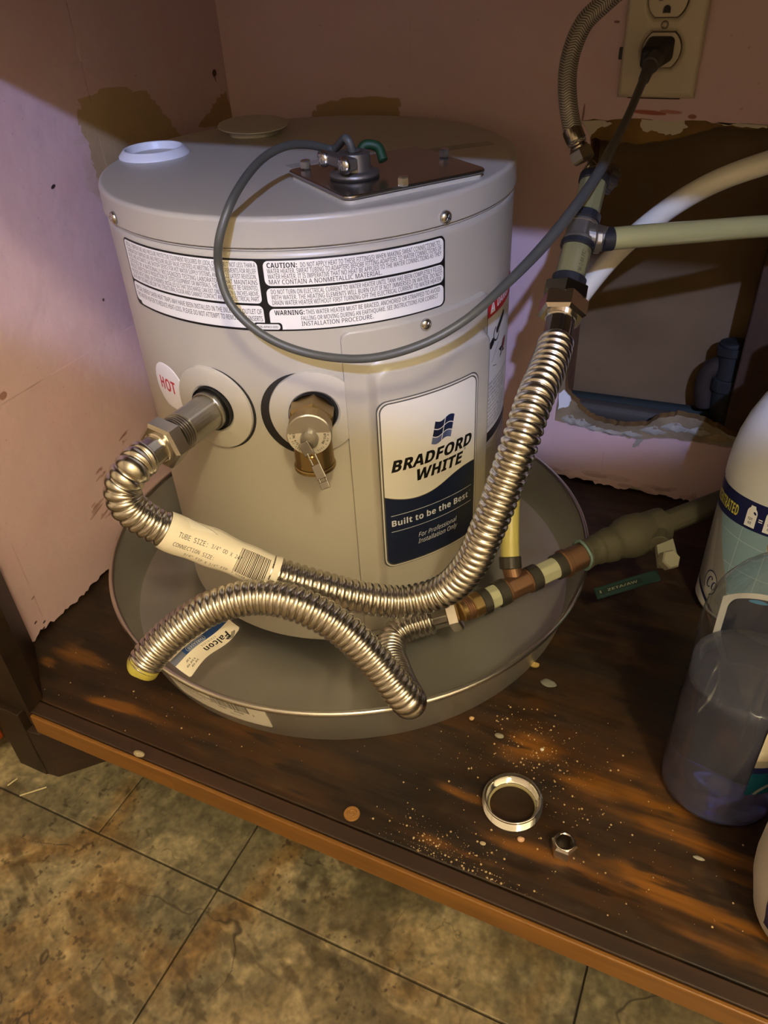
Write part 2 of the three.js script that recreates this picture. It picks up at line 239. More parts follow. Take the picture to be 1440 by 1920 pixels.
const backMat = std(0xffffff, 0.62, 0, { map: backMap, bumpMap: plasterBump, bumpScale: 0.0012 });
const raggedLine = (x0, x1, n, f) => { const o = []; for (let i = 0; i <= n; i++) { const x = x0 + (x1 - x0) * i / n; o.push(new THREE.Vector2(x, f(x))); } return o; };
{
  const low = (x) => 0.0045 + 0.0035 * (fbm(x * 90, 3, 3) - 0.5) * 2 + 0.0022 * (noise(x * 320, 9) - 0.5) * 2;
  const s = new THREE.Shape([...raggedLine(ZB, 0.276, 140, low), new THREE.Vector2(0.276, TOP + 0.11), new THREE.Vector2(ZB, TOP + 0.11)]);
  const g = new THREE.ExtrudeGeometry(s, { depth: 0.015, bevelEnabled: false }); g.rotateY(-Math.PI / 2); g.translate(XL, 0, 0);
  struct('wall_left', g, leftMat);
}
const holePaint = [[0.1829,0.4233,-0.2242], [0.2139,0.4253,-0.2242], [0.2807,0.4266,-0.2242], [0.3104,0.4253,-0.2242], [0.3531,0.4246,-0.2242], [0.3882,0.4250,-0.2242], [0.4236,0.2474,-0.2242], [0.4488,0.0908,-0.2242], [0.4074,0.0887,-0.2242], [0.3732,0.0870,-0.2242], [0.3440,0.0850,-0.2242], [0.3200,0.0842,-0.2242], [0.2841,0.0758,-0.2242], [0.2682,0.0762,-0.2242], [0.2457,0.0760,-0.2242], [0.2091,0.0791,-0.2242], [0.1854,0.0812,-0.2242], [0.1869,0.1547,-0.2242], [0.1921,0.2506,-0.2242], [0.1937,0.3720,-0.2242], [0.1930,0.4082,-0.2242]].map(xy);
const holeCore = [[0.1949,0.4071,-0.2304], [0.2099,0.4057,-0.2304], [0.2331,0.4038,-0.2304], [0.2664,0.4081,-0.2304], [0.2888,0.4146,-0.2304], [0.3104,0.4219,-0.2304], [0.3533,0.4221,-0.2304], [0.3852,0.4224,-0.2304], [0.4201,0.2444,-0.2304], [0.4413,0.1046,-0.2304], [0.4157,0.1005,-0.2304], [0.3882,0.1017,-0.2304], [0.3619,0.1119,-0.2304], [0.3436,0.1160,-0.2304], [0.3257,0.1168,-0.2304], [0.3060,0.1086,-0.2304], [0.2939,0.0952,-0.2304], [0.2684,0.0893,-0.2304], [0.2460,0.0892,-0.2304], [0.2259,0.0942,-0.2304], [0.2152,0.1019,-0.2304], [0.2062,0.1127,-0.2304], [0.1946,0.1245,-0.2304], [0.1932,0.1529,-0.2304], [0.1926,0.2484,-0.2304], [0.1936,0.3705,-0.2304], [0.1933,0.4020,-0.2304]].map(xy);
const holePath = (pts, amp, n) => new THREE.Path(ragged(pts, amp, n).map(([x, y]) => new THREE.Vector2(x, y)));
const low2 = (x) => 0.0035 + 0.0045 * (fbm(x * 60 + 8, 5, 3) - 0.5) * 2 + 0.003 * (noise(x * 260, 2) - 0.5) * 2;
const backShape = (hole) => { const s = new THREE.Shape([...raggedLine(-1.25, 2.0, 900, (x) => (x < XL - 0.02 || x > 0.78 ? FLOOR : low2(x))), new THREE.Vector2(2.0, 2.25), new THREE.Vector2(-1.25, 2.25)]); s.holes.push(hole); return s; };
const wallBack = struct('wall_back', new THREE.ExtrudeGeometry(backShape(holePath(holePaint, 0.0013, 5)), { depth: 0.0022, bevelEnabled: false }).translate(0, 0, ZB - 0.0022), backMat);
const bit = (name, geo, mat, parent) => { const m = new THREE.Mesh(geo, mat); m.name = numbered(name); m.castShadow = m.receiveShadow = true; parent.add(m); return m; };
{
  const coreMap = tex(512, 512, (u, v) => { const y = v * 0.75, x = u * 1.0 - 0.23, n = fbm(x * 40, y * 40, 4); return mix([0.52, 0.49, 0.43].map((c) => c * (0.65 + 0.6 * n)), [0.46, 0.34, 0.17].map((c) => c * (0.8 + 0.4 * n)), step(0.2, 0.3, y + 0.03 * n) + 0.35 * step(0.56, 0.66, fbm(x * 12, y * 12, 3))); });
  coreMap.repeat.set(1 / 1.0, 1 / 0.75); coreMap.offset.set(0.23, 0); coreMap.wrapS = coreMap.wrapT = THREE.ClampToEdgeWrapping;
  const coreShape = new THREE.Shape([[-0.24, 0.003], [0.78, 0.003], [0.78, 0.75], [-0.24, 0.75]].map(([x, y]) => new THREE.Vector2(x, y))); coreShape.holes.push(holePath(holeCore, 0.0016, 5));
  bit('gypsum_core', new THREE.ExtrudeGeometry(coreShape, { depth: 0.012, bevelEnabled: false }).translate(0, 0, ZB - 0.0143), std(0xffffff, 0.95, 0, { map: coreMap }), wallBack);
  // flaps of torn paper and lumps of broken board along the edges
  const flap = (pts, t, mat, z) => { const s = new THREE.Shape(ragged(pts.map(xy), 0.0012, 4).map(([x, y]) => new THREE.Vector2(x, y))); bit('torn_paper', new THREE.ExtrudeGeometry(s, { depth: t, bevelEnabled: false }).translate(0, 0, z), mat, wallBack); };
  flap([[0.2401,0.4262,-0.2242], [0.2797,0.4270,-0.2242], [0.2841,0.4212,-0.2242], [0.2779,0.4154,-0.2242], [0.2650,0.4130,-0.2242], [0.2531,0.4163,-0.2242], [0.2436,0.4160,-0.2242], [0.2399,0.4206,-0.2242]], 0.0008, paper, ZB - 0.0016);
  flap([[0.1829,0.4229,-0.2242], [0.2037,0.4240,-0.2242], [0.2133,0.4215,-0.2242], [0.1994,0.4162,-0.2242], [0.1939,0.4092,-0.2242], [0.1900,0.4061,-0.2242]], 0.0008, paper, ZB - 0.0016);
  flap([[0.3093,0.4262,-0.2242], [0.3530,0.4250,-0.2242], [0.3527,0.4224,-0.2242], [0.3353,0.4231,-0.2242], [0.3168,0.4233,-0.2242]], 0.0010, paper, ZB - 0.0010);
  flap([[0.2869,0.0779,-0.2242], [0.2948,0.0796,-0.2242], [0.2902,0.0680,-0.2242], [0.2831,0.0649,-0.2242]], 0.0012, plaster, ZB + 0.0002);
  flap([[0.1874,0.1205,-0.2242], [0.1934,0.1259,-0.2242], [0.2021,0.1166,-0.2242], [0.2006,0.1053,-0.2242], [0.1880,0.0984,-0.2242]], 0.002, std([0.7, 0.7, 0.72], 0.9), ZB - 0.002);
  const lump = (p, r, mat) => bit('plaster_chunk', rough(new THREE.IcosahedronGeometry(1, 4).scale(r[0] * 1.1, r[1] * 0.75, r[2] * 0.8), Math.min(...r) * 0.5, 150).translate(p[0], p[1] - 0.001, ZB - 0.0052), mat, wallBack);
  for (const [p, r] of [[[0.2024,0.0850,-0.2304], [0.013, 0.009, 0.006]], [[0.2173,0.0827,-0.2304], [0.015, 0.008, 0.007]], [[0.2361,0.0789,-0.2304], [0.016, 0.006, 0.007]], [[0.2570,0.0787,-0.2304], [0.016, 0.005, 0.007]], [[0.2791,0.0803,-0.2304], [0.016, 0.006, 0.007]], [[0.3028,0.0897,-0.2304], [0.02, 0.008, 0.006]], [[0.3258,0.0988,-0.2304], [0.022, 0.009, 0.006]], [[0.3527,0.0986,-0.2304], [0.018, 0.008, 0.006]]]) lump(p, r, plaster);
  lump([0.3768,0.0950,-0.2304], [0.02, 0.008, 0.006], kraft);
  // the wall's cavity
  const cav = std(0xffffff, 0.85, 0, { map: tex(256, 256, (u, v) => mix([0.33, 0.25, 0.15], [0.47, 0.38, 0.27], fbm(u * 5, v * 9, 4))) });
  bit('sheathing', new THREE.BoxGeometry(0.62, 0.62, 0.02).translate(0.40, 0.30, -0.324), cav, wallBack);
  bit('stud', rbox(0.152, 0.187, 0.003, 0.60, -0.314, -0.2386, 0.002), std(0xffffff, 0.8, 0, { map: woodTex([0.34, 0.22, 0.13], [0.50, 0.35, 0.22], 21) }), wallBack);
  bit('stud', rbox(0.378, 0.416, 0.003, 0.60, -0.314, -0.2386, 0.002), std(0xffffff, 0.8, 0, { map: woodTex([0.16, 0.095, 0.045], [0.28, 0.17, 0.08], 23) }), wallBack);
  bit('sill_plate', rbox(0.187, 0.66, -0.03, 0.03, -0.314, -0.2386, 0.002), darkWood, wallBack);
  bit('blocking', rbox(0.187, 0.66, 0.56, 0.60, -0.314, -0.2386, 0.002), darkWood, wallBack);
}
// the rest of the kitchen, outside the frame: closes the room and gives the lamps something to shine back from
struct('wall_right', new THREE.BoxGeometry(0.1, 2.4, 2.5).translate(2.05, 1.05, 0.93), wallPlain);
struct('wall_far_left', new THREE.BoxGeometry(0.1, 2.4, 2.5).translate(-1.3, 1.05, 0.93), wallPlain);
struct('wall_front', new THREE.BoxGeometry(3.5, 2.4, 0.1).translate(0.375, 1.05, 2.1), wallPlain);
struct('ceiling', new THREE.BoxGeometry(3.6, 0.1, 2.6).translate(0.375, 2.3, 0.93), std([0.8, 0.77, 0.7], 0.9));

// ---------------------------------------------------------------- sink cabinet
const cabinet = thing('sink_cabinet', [0.25, FLOOR, 0.05], 'dark-stained wooden sink cabinet whose open floor panel carries the heater and bottles', 'cabinet');
{
  const worn = [[[0.4265,0.0000,0.2826], 0.12, 0.014], [[0.4686,0.0000,0.3050], 0.10, 0.012], [[0.3793,0.0000,0.2118], 0.08, 0.02], [[0.4358,0.0000,0.2332], 0.10, 0.016], [[0.3492,0.0000,0.2137], 0.05, 0.02], [[0.2792,0.0000,0.1939], 0.035, 0.02], [[0.3158,0.0000,0.2894], 0.07, 0.012], [[-0.1704,0.0000,0.2612], 0.05, 0.018], [[-0.0950,0.0000,0.3046], 0.05, 0.008], [[-0.1989,0.0000,0.2848], 0.02, 0.008], [[0.2206,0.0000,0.3105], 0.08, 0.012], [[0.4713,0.0000,0.2457], 0.06, 0.01], [[0.2386,0.0000,0.2606], 0.04, 0.008], [[0.3952,0.0000,0.2785], 0.05, 0.008]];
  const X0 = -0.24, X1 = 0.78, Z0 = -0.236, Z1 = 0.3445;
  const shelfAt = (x, z) => {
    const wz = z + 0.012 * (fbm(x * 7, z * 9, 2) - 0.5), g = 0.55 * fbm(x * 9 + 3, wz * 110, 4) + 0.45 * fbm(x * 30, wz * 60 + 9, 4), g2 = fbm(x * 22, wz * 420, 3), b = fbm(x * 5 + 31, z * 11, 4);
    let k = mix([0.112, 0.068, 0.022], [0.30, 0.180, 0.050], clamp(g * 1.3 - 0.38 + (b - 0.5) * 0.9 + 0.22 * step(0.22, 0.5, x) * step(0.0, 0.25, z)));
    let m = 0; for (const [p, rx, rz] of worn) { const dx = (x - p[0]) / rx, dz = (z - p[2] - 0.004 * Math.sin(x * 30)) / rz; m = Math.max(m, Math.exp(-dx * dx - dz * dz)); }
    const wear = step(0.36, 0.95, m * 0.85 + (g - 0.5) * 1.1 + (b - 0.5) * 0.5);
    k = mix(k, mix([0.44, 0.26, 0.045], [0.64, 0.405, 0.095], clamp(g2 * 1.2 - 0.1)), wear * 0.72);
    k = mix(k, [0.07, 0.038, 0.02], step(0.6, 0.74, fbm(x * 20 + 7, wz * 120 + 2, 4)) * 0.6);
    k = mix(k, [0.42, 0.33, 0.24], step(0.66, 0.8, fbm(x * 42, z * 60, 3)) * 0.15);
    return k;
  };
  const shelfMap = tex(2048, 1200, (u, v) => shelfAt(X0 + u * (X1 - X0), Z0 + v * (Z1 - Z0)));
  const shelfRough = tex(512, 512, (u, v) => { const q = 0.34 + 0.4 * fbm(u * 30, v * 60, 4); return [q, q, q]; }, false);
  const shelfBump = tex(1024, 512, (u, v) => { const x = u * 1.02, z = v * 0.58; const q = 0.5 * fbm(x * 12, z * 300, 3) + 0.5 * fbm(x * 60, z * 90, 3); return [q, q, q]; }, false);
  const shelfMat = std(0xffffff, 1, 0, { map: shelfMap, roughnessMap: shelfRough, bumpMap: shelfBump, bumpScale: 0.0006 });
  const top = (g) => { const p = g.attributes.position, uv = g.attributes.uv; for (let i = 0; i < p.count; i++) uv.setXY(i, (p.getX(i) - X0) / (X1 - X0), (p.getZ(i) - Z0) / (Z1 - Z0)); return g; };
  part('floor_panel', top(rbox(XL - 0.014, 0.775, -0.018, 0, ZB - 0.012, 0.3262, 0.0012)), shelfMat, cabinet);
  part('front_rail', boxUV(rbox(-0.19, 0.775, -0.024, -0.0006, 0.3272, 0.3405, 0.0012), 2), std(0xffffff, 0.6, 0, { map: woodTex([0.12, 0.075, 0.045], [0.29, 0.18, 0.10], 31) }), cabinet);
  part('edge_band', boxUV(rbox(-0.166, 0.775, -0.0265, -0.0022, 0.3405, 0.3445, 0.0014), 2), amberWood, cabinet, 'amber unpainted front edge strip');
  part('corner_block', boxUV(prism([[-0.224, 0.2765], [-0.1675, 0.324], [-0.1655, 0.3432], [-0.29, 0.3432], [-0.29, 0.2765]], 0.0005, 0.15, 0.0012), 3), darkWood, cabinet);
  part('stile', boxUV(rbox(-0.29, -0.2325, 0.15, TOP, 0.2765, 0.3432, 0.0015), 3), darkWood, cabinet);
  part('foot_bracket', boxUV(prism([[-0.175, 0.3482], [-0.1626, 0.3467], [-0.1238, 0.3061], [-0.128, 0.296], [-0.20, 0.296], [-0.21, 0.339]], FLOOR + 0.0004, -0.0255, 0.0012), 3), std(0xffffff, 0.6, 0, { map: woodTex([0.12, 0.075, 0.045], [0.23, 0.15, 0.09], 41) }), cabinet);
  part('foot_post', boxUV(rbox(-0.213, -0.176, FLOOR + 0.0004, -0.0005, 0.318, 0.3495, 0.0012), 3), darkWood, cabinet);
  part('toe_board', boxUV(rbox(-0.128, 0.775, FLOOR + 0.0004, -0.018, 0.285, 0.295, 0.001), 3), darkWood, cabinet);
  part('side_panel', boxUV(rbox(0.775, 0.79, FLOOR + 0.0004, 0.76, ZB, 0.344, 0.001), 3), darkWood, cabinet);
  part('top_rail', boxUV(rbox(-0.29, 0.79, TOP, 0.76, 0.325, 0.344, 0.001), 3), darkWood, cabinet);
  part('countertop', rbox(-1.24, 1.99, 0.76, 0.795, ZB, 0.365, 0.004), std([0.35, 0.30, 0.22], 0.4), cabinet);
  const door = part('door', boxUV(rbox(-0.70, -0.222, -0.06, 0.60, 0.3455, 0.362, 0.003), 2), orangeWood, cabinet, 'orange-brown door of the neighbouring bay');
  part('bay_front', boxUV(rbox(-1.24, -0.29, FLOOR + 0.0004, 0.76, 0.325, 0.344, 0.001), 2), darkWood, cabinet);
}

// ---------------------------------------------------------------- drain pan
const PX = 0.0263, PZ = 0.0353;
{
  const pan = thing('drain_pan', [PX, 0, PZ], 'round aluminium drain pan with rolled rim, holding the water heater', 'drain pan');
  const bump = tex(256, 256, (u, v) => { const q = fbm(u * 6, v * 6, 3); return [q, q, q]; }, false);
  const alu = phys([0.64, 0.62, 0.58], 0.35, 0.82, { bumpMap: bump, bumpScale: 0.0014, roughnessMap: tex(256, 256, (u, v) => { const q = 0.75 + 0.45 * fbm(u * 14, v * 14, 4); return [q, q, q]; }, false) });
  const rim = [0.0566, 0.256], p = [[0, 0.0012], [0.2375, 0.0012], [0.2392, 0.002], [0.2405, 0.0045], [0.2546, 0.0555]];
  const cyl = lathe([[0, 0.0002], [0.2396, 0.0002], [0.2416, 0.0035], [0.2556, 0.0555]].slice(), 160), inn = lathe(p.slice().reverse(), 160);
  const g = mergeGeometries([cyl, inn]); const pp = g.attributes.position, uv = g.attributes.uv; for (let i = 0; i < pp.count; i++) uv.setXY(i, pp.getX(i) * 3.2, pp.getZ(i) * 3.2 + pp.getY(i) * 2);
  part('basin', creased(g, 0.5).translate(PX, 0, PZ), alu, pan);
  part('rolled_rim', new THREE.TorusGeometry(rim[1], 0.0028, 14, 200).rotateX(Math.PI / 2).translate(PX, rim[0], PZ), std([0.66, 0.63, 0.57], 0.28, 1), pan);
  // outside wall: radius grows from 0.2416 at y 0.0035 to 0.2556 at y 0.0555
  const onPan = (deg, cy, lift) => (x, y, e) => { const yy = cy + y, r = 0.2416 + (yy - 0.0035) * 0.014 / 0.052, t = deg * RAD - x / 0.25, q = r + lift * (e ? 1 : 0.2); return V(PX + q * Math.cos(t), yy, PZ + q * Math.sin(t)); };
  const sticker = canvasTex(1024, 256, (g, w, h) => {
    g.fillStyle = '#d9d2c4'; g.fillRect(0, 0, w, h); g.fillStyle = '#2a2622'; g.font = 'bold 30px sans-serif'; g.fillText('24 IN DRAIN PAN', 130, 60); g.fillText('20 GA ALUMINUM HEATER PAN', 60, 95); g.font = '22px sans-serif'; g.fillText('1 IN OUTLET  22 ID - 24 OD', 150, 128); g.fillText('MADE FOR WATER HEATERS', 80, 168);
    let x = 500; while (x < 860) { const b = rr(3, 9); g.fillRect(x, 0, b, 112); x += b + rr(3, 9); } g.font = 'bold 34px sans-serif'; g.fillText('0', 468, 128); g.fillText('12181', 535, 148); g.fillText('87030', 700, 148); g.fillText('3', 880, 132); g.font = '18px sans-serif'; g.fillText('MADE IN USA', 640, 190);
  });
  part('paper_sticker', sheet(0.108, 0.034, 0.002, 40, 8, onPan(92.5, 0.0345, 0.0006), 0.0003), std(0xffffff, 0.75, 0, { map: sticker }), pan);
  const kd = []; { const R = 0.25; const f = onPan(117, 0.033, 1); const prof = [[0.0142, 0], [0.0142, 0.0008], [0.0125, 0.0012], [0, 0.0012]], pos = [], idx = [], n = 40; prof.forEach(([r, l]) => { for (let k = 0; k <= n; k++) { const a = k / n * 6.28319, q = onPan(117, 0.033, l)(r * Math.cos(a), r * Math.sin(a), 1); pos.push(q.x, q.y, q.z); } }); for (let j = 0; j < 3; j++) for (let k = 0; k < n; k++) { const a = j * (n + 1) + k, b = a + n + 1; idx.push(a, a + 1, b, b, a + 1, b + 1); } const g = new THREE.BufferGeometry(); g.setAttribute('position', new THREE.Float32BufferAttribute(pos, 3)); g.setIndex(idx); g.computeVertexNormals(); part('outlet_knockout', creased(g, 0.6), std([0.5, 0.47, 0.43], 0.45, 0.85), pan); }
}

// ---------------------------------------------------------------- water heater
const R = 0.1765, HB = 0.0168, HT = 0.4308, D93 = 93.3;
const radial = (deg) => V(Math.cos(deg * RAD), 0, Math.sin(deg * RAD));
const at = (deg, y, d) => radial(deg).multiplyScalar(R + d).add(V(0, y, 0));
const heater = thing('water_heater', [0, 0.0012, 0], 'short round beige electric water heater with navy and white badge, standing in the pan', 'water heater');
{
  part('jacket', lathe([[0, HB], [R - 0.004, HB], [R - 0.001, HB + 0.001], [R, HB + 0.003], [R, 0.40], [R - 0.0005, 0.412], [0, 0.412]], 144), enamel, heater);
  part('base_ring', lathe([[0, 0.0015], [0.155, 0.0015], [0.158, 0.003], [0.158, HB], [0, HB]], 96), blackPlastic, heater, 'black ring under the jacket');
  const lid = part('lid', lathe([[R - 0.002, 0.4092], [R + 0.0012, 0.4092], [R + 0.0018, 0.4102], [R + 0.0012, 0.4112], [R + 0.0012, HT - 0.004], [R + 0.0002, HT - 0.0013], [R - 0.0025, HT], [0, HT]], 144), enamel, heater);
  part('crease_shadow_gap', lathe([[R - 0.001, 0.4068], [R + 0.0003, 0.4072], [R + 0.0004, 0.408], [R - 0.001, 0.4084]], 144), enamel, heater);
  for (const d of [120.1, 27.7, -62, 206]) part('lid_screw', screwGeo(at(d, 0.4147, 0.0012), radial(d), 0.005), screwSteel, lid);
  // top: open plastic plug, flat cap, junction cover
  const plug = lathe([[0, HT - 0.012], [0.0215, HT - 0.012], [0.0245, HT + 0.0055], [0.0255, HT + 0.0065], [0.0268, HT + 0.006], [0.0315, HT + 0.0012], [0.0315, HT]], 56); part('top_plug', plug.translate(-0.1435, 0, 0.0293), whitePlastic, lid, 'open white plastic plug');
  const cap = turnTo(lathe([[0, 0], [0.029, 0], [0.0335, 0.0006], [0.034, 0.0014], [0.0335, 0.0021], [0.022, 0.0023], [0.02, 0.0018], [0, 0.0018]], 56), V(-0.1005, HT + 0.0065, -0.07), V(0.05, 1, 0.04)); part('top_cap', cap, enamelPlate, lid, 'flat round cap');
  part('cap_stem', rod([-0.1005, HT - 0.002, -0.07], [-0.1005, HT + 0.007, -0.07], 0.024), enamelPlate, lid);
  let cover;
  {
    const w = 0.101, l = 0.121, r = 0.009, s = new THREE.Shape(); s.moveTo(-w / 2 + r, -l / 2); s.lineTo(w / 2 - r, -l / 2); s.quadraticCurveTo(w / 2, -l / 2, w / 2, -l / 2 + r); s.lineTo(w / 2, l / 2 - r); s.quadraticCurveTo(w / 2, l / 2, w / 2 - r, l / 2); s.lineTo(-w / 2 + r, l / 2); s.quadraticCurveTo(-w / 2, l / 2, -w / 2, l / 2 - r); s.lineTo(-w / 2, -l / 2 + r); s.quadraticCurveTo(-w / 2, -l / 2, -w / 2 + r, -l / 2);
    const yaw = -35.4 * RAD, mk = (d, y, k) => new THREE.ExtrudeGeometry(s, { depth: d, bevelEnabled: true, bevelThickness: 0.0012, bevelSize: 0.0012, bevelOffset: -0.0012, bevelSegments: 3, curveSegments: 10 }).rotateX(-Math.PI / 2).scale(k, 1, k).rotateY(yaw).translate(0.0967, y, 0.0529);
    part('junction_box_skirt', mk(0.0035, HT - 0.002, 0.97), enamel, heater);
    cover = part('junction_cover', mk(0.0006, HT + 0.0048, 1), std([0.40, 0.38, 0.36], 0.24, 1), heater, 'polished metal cover plate');
    const y = HT + 0.0078; for (const [x, z] of [[[0.1278,0.4355,0.0084][0], [0.1278,0.4355,0.0084][2]], [[0.1303,0.4355,0.0945][0], [0.1303,0.4355,0.0945][2]], [[0.0358,0.4355,0.0683][0], [0.0358,0.4355,0.0683][2]]]) part('cover_screw', hexNut([x, y - 0.001, z], [x, y + 0.0055, z], 0.0072, 0.3), screwSteel, cover);
  }
  // cable clamp
  {
    const c = [0.0834,0.4391,0.0784], y = HT + 0.0075; part('clamp_body', mergeGeometries([lathe([[0, y - 0.001], [0.0185, y - 0.001], [0.0185, y + 0.0025], [0.0155, y + 0.004], [0.0125, y + 0.0045], [0.0122, y + 0.0155], [0.011, y + 0.0165], [0.0048, y + 0.0165], [0.0046, y + 0.002], [0, y + 0.002]], 32)]).translate(c[0], 0, c[2]), std([0.20, 0.185, 0.165], 0.45, 0.85), cover, 'cast metal cable clamp');
    const ax = V(0.72, 0, 0.42).normalize(), bx = V(-0.5, 0, 0.86);
    part('clamp_bar', rbox(-0.019, 0.019, -0.004, 0.004, -0.0045, 0.0045, 0.0015).rotateY(-0.53).translate(c[0] + bx.x * 0.013, y + 0.0120, c[2] + bx.z * 0.013), std([0.20, 0.185, 0.165], 0.45, 0.85), cover);
    for (const s of [-1, 1]) { const p = V(c[0], y + 0.0120, c[2]).addScaledVector(ax, s * 0.0145).addScaledVector(bx, 0.0165); part('clamp_screw', screwGeo(p, bx, 0.0062), screwSteel, cover); }
    part('ground_wire', sweep(curveOf([[c[0] - 0.002, y + 0.010, c[2] - 0.0125], [c[0] + 0.002, y + 0.0175, c[2] - 0.015], [c[0] + 0.012, y + 0.0165, c[2] - 0.017], [c[0] + 0.018, y + 0.008, c[2] - 0.013]]), 0.0036, { n: 30, seg: 10 }), std([0.008, 0.04, 0.012], 0.5), cover, 'green earth wire');
  }
  // clear stickers on the lid
  const lidLabel = (p, q) => { const a = p.map((v, i) => (v + q[i]) / 2), w = Math.hypot(q[0] - p[0], q[2] - p[2]), yaw = Math.atan2(q[2] - p[2], q[0] - p[0]); const t = canvasTex(512, 96, (g, W, H) => { g.fillStyle = '#9c9486'; g.fillRect(0, 0, W, H); g.strokeStyle = '#766f63'; g.strokeRect(6, 6, W - 12, H - 12); g.fillStyle = '#5d564b'; g.font = '26px sans-serif'; g.fillText('CAUTION   DISCONNECT POWER', 24, 40); g.fillText('BEFORE SERVICING THIS UNIT', 24, 76); }); part('lid_sticker', sheet(w, 0.015, 0.002, 6, 3, (x, y, e) => V(a[0] + x * Math.cos(yaw) + y * Math.sin(yaw), HT + 0.0003 * e + 0.0001, a[2] - y * Math.cos(yaw) + x * Math.sin(yaw)), 0.0003), std(0xffffff, 0.4, 0, { map: t }), lid); };
  lidLabel([0.0030,0.4308,0.0416], [0.0498,0.4308,-0.0242]); lidLabel([0.0945,0.4308,-0.0362], [0.1384,0.4308,-0.0784]);
  // warning label round the drum
  const warn = canvasTex(2048, 384, (g, W, H) => {
    g.fillStyle = '#0c0b0b'; g.fillRect(0, 0, W, H);
    const box = (x, y, w, h, r) => { g.fillStyle = '#e9e6df'; g.beginPath(); g.roundRect(x, y, w, h, r); g.fill(); };
    const txt = (lines, x, y, wid, size, lead, bold) => { g.fillStyle = '#171514'; lines.forEach((s, i) => { g.save(); g.font = `${bold ? 'bold ' : ''}${size}px sans-serif`; const m = g.measureText(s).width; const k = Math.min(1, wid / m); g.translate(x, y + i * lead); g.scale(Math.min(k, 0.95), 1.0); g.fillText(s, 0, 0); g.restore(); }); };
    box(12, 10, 985, 222, 26); box(12, 244, 985, 108, 26); box(1027, 10, 1009, 128, 30); box(1027, 150, 1009, 98, 30); box(1027, 260, 1009, 114, 30);
    g.fillStyle = '#0c0b0b'; g.fillRect(40, 352, 900, 32); box(60, 330, 880, 40, 20);
    txt(['INSTALL TEMPERATURE AND PRESSURE PROTECTIVE EQUIPMENT REQUIRED BY LOCAL CODES, BUT NOT LESS THAN A', 'COMBINATION TEMPERATURE AND PRESSURE RELIEF VALVE CERTIFIED AS MEETING THE REQUIREMENTS FOR RELIEF', 'VALVES AND AUTOMATIC GAS SHUTOFF DEVICE FOR HOT WATER SUPPLY SYSTEMS, ANSI Z21.22 LATEST REVISION,', 'CERTIFIED BY A NATIONALLY RECOGNIZED TESTING LABORATORY THAT MAINTAINS', 'PERIODIC INSPECTION OF PRODUCTION OF LISTED EQUIPMENT OR MATERIALS. THE VALVE MUST BE ORIENTED,', 'PROVIDED WITH TUBING OR OTHERWISE INSTALLED SO THAT DISCHARGE CAN EXIT ONLY WITHIN 6 INCHES ABOVE,', 'OR AT ANY DISTANCE BELOW THE STRUCTURAL FLOOR AND CANNOT CONTACT ANY LIVE ELECTRICAL PART.'], 32, 44, 955, 33, 29.5);
    txt(['SPECIAL ENERGY SAVER HEAT TRAPS MAY HAVE BEEN INSTALLED IN THE INLET AND OUTLET OF', 'THIS WATER HEATER TO REDUCE HEAT-LOSS. PLEASE DO NOT ATTEMPT TO REMOVE THE INSERTS'], 32, 290, 955, 38, 38);
    txt(['CAUTION:'], 1046, 46, 165, 36, 30, true); g.save(); txt(['DO NOT APPLY HEAT TO THESE FITTING(S) WHEN MAKING SWEAT CONNECTIONS TO'], 1222, 46, 790, 33, 30); g.restore();
    txt(['WATER HEATER. SWEAT TUBING TO ADAPTERS BEFORE FITTING ADAPTERS TO WATER CONNECTIONS OF', 'WATER HEATER. IT IS IMPERATIVE THAT NO HEAT BE APPLIED TO THE WATER CONNECTIONS AS THEY', 'MAY CONTAIN A NONMETALLIC MATERIAL.'], 1046, 74, 975, 33, 28);
    txt(['DO NOT TURN ON ELECTRICAL CURRENT TO WATER HEATER UNTIL TANK HAS BEEN COMPLETELY FILLED', 'WITH WATER. THE HEATING ELEMENTS WILL BURN OUT IF NOT IMMERSED IN WATER. DO NOT', 'DRAIN WATER HEATER WITHOUT FIRST TURNING OFF THE ELECTRICAL CURRENT TO WATER HEATER.'], 1050, 181, 975, 33, 29);
    txt(['WARNING:'], 1056, 294, 165, 36, 30, true); txt(['THIS WATER HEATER MUST BE BRACED, ANCHORED OR STRAPPED TO AVOID'], 1226, 294, 785, 33, 30); txt(['FALLING OR MOVING DURING AN EARTHQUAKE. SEE INSTRUCTIONS FOR CORRECT', 'INSTALLATION PROCEDURE.'], 1196, 326, 800, 33, 30);
    g.fillStyle = '#0c0b0b'; g.beginPath(); g.roundRect(930, 336, 160, 48, 18); g.fill(); box(940, 344, 138, 30, 14); txt(['238-48963-00D'], 950, 366, 120, 18, 20);
  });
  part('warning_label', sheet(0.2805, 0.0545, 0.005, 90, 12, onDrum(R, 73, 0.3745, 0.0004), 0.0004), std(0xffffff, 0.5, 0, { map: warn }), heater, 'white and black printed warning label');
  // hot outlet
  const y0 = 0.275; const ax = radial(D93), B = (d, y = y0) => at(D93, y, d);
  part('outlet_opening', drumDisc(R, D93 - 0.7, y0 - 0.0003, 0.012, 0.0372, 0.0008, 0.0003), blackPlastic, heater);
  const oplate = part('outlet_plate', drumDisc(R, D93, y0, 0.0195, 0.0372, 0.0032), enamelPlate, heater);
  part('outlet_plate_throat', turnTo(lathe([[0.0192, 0.001], [0.0192, -0.012], [0, -0.012]], 40), B(0.004), ax), blackPlastic, oplate);
  part('nipple_shoulder', rod(B(-0.008), B(0.010), 0.0168), galvanised, heater);
  const nip = part('pipe_nipple', rod(B(0.0), B(0.0415), 0.0150, 36), galvanised, heater, 'galvanised pipe nipple');
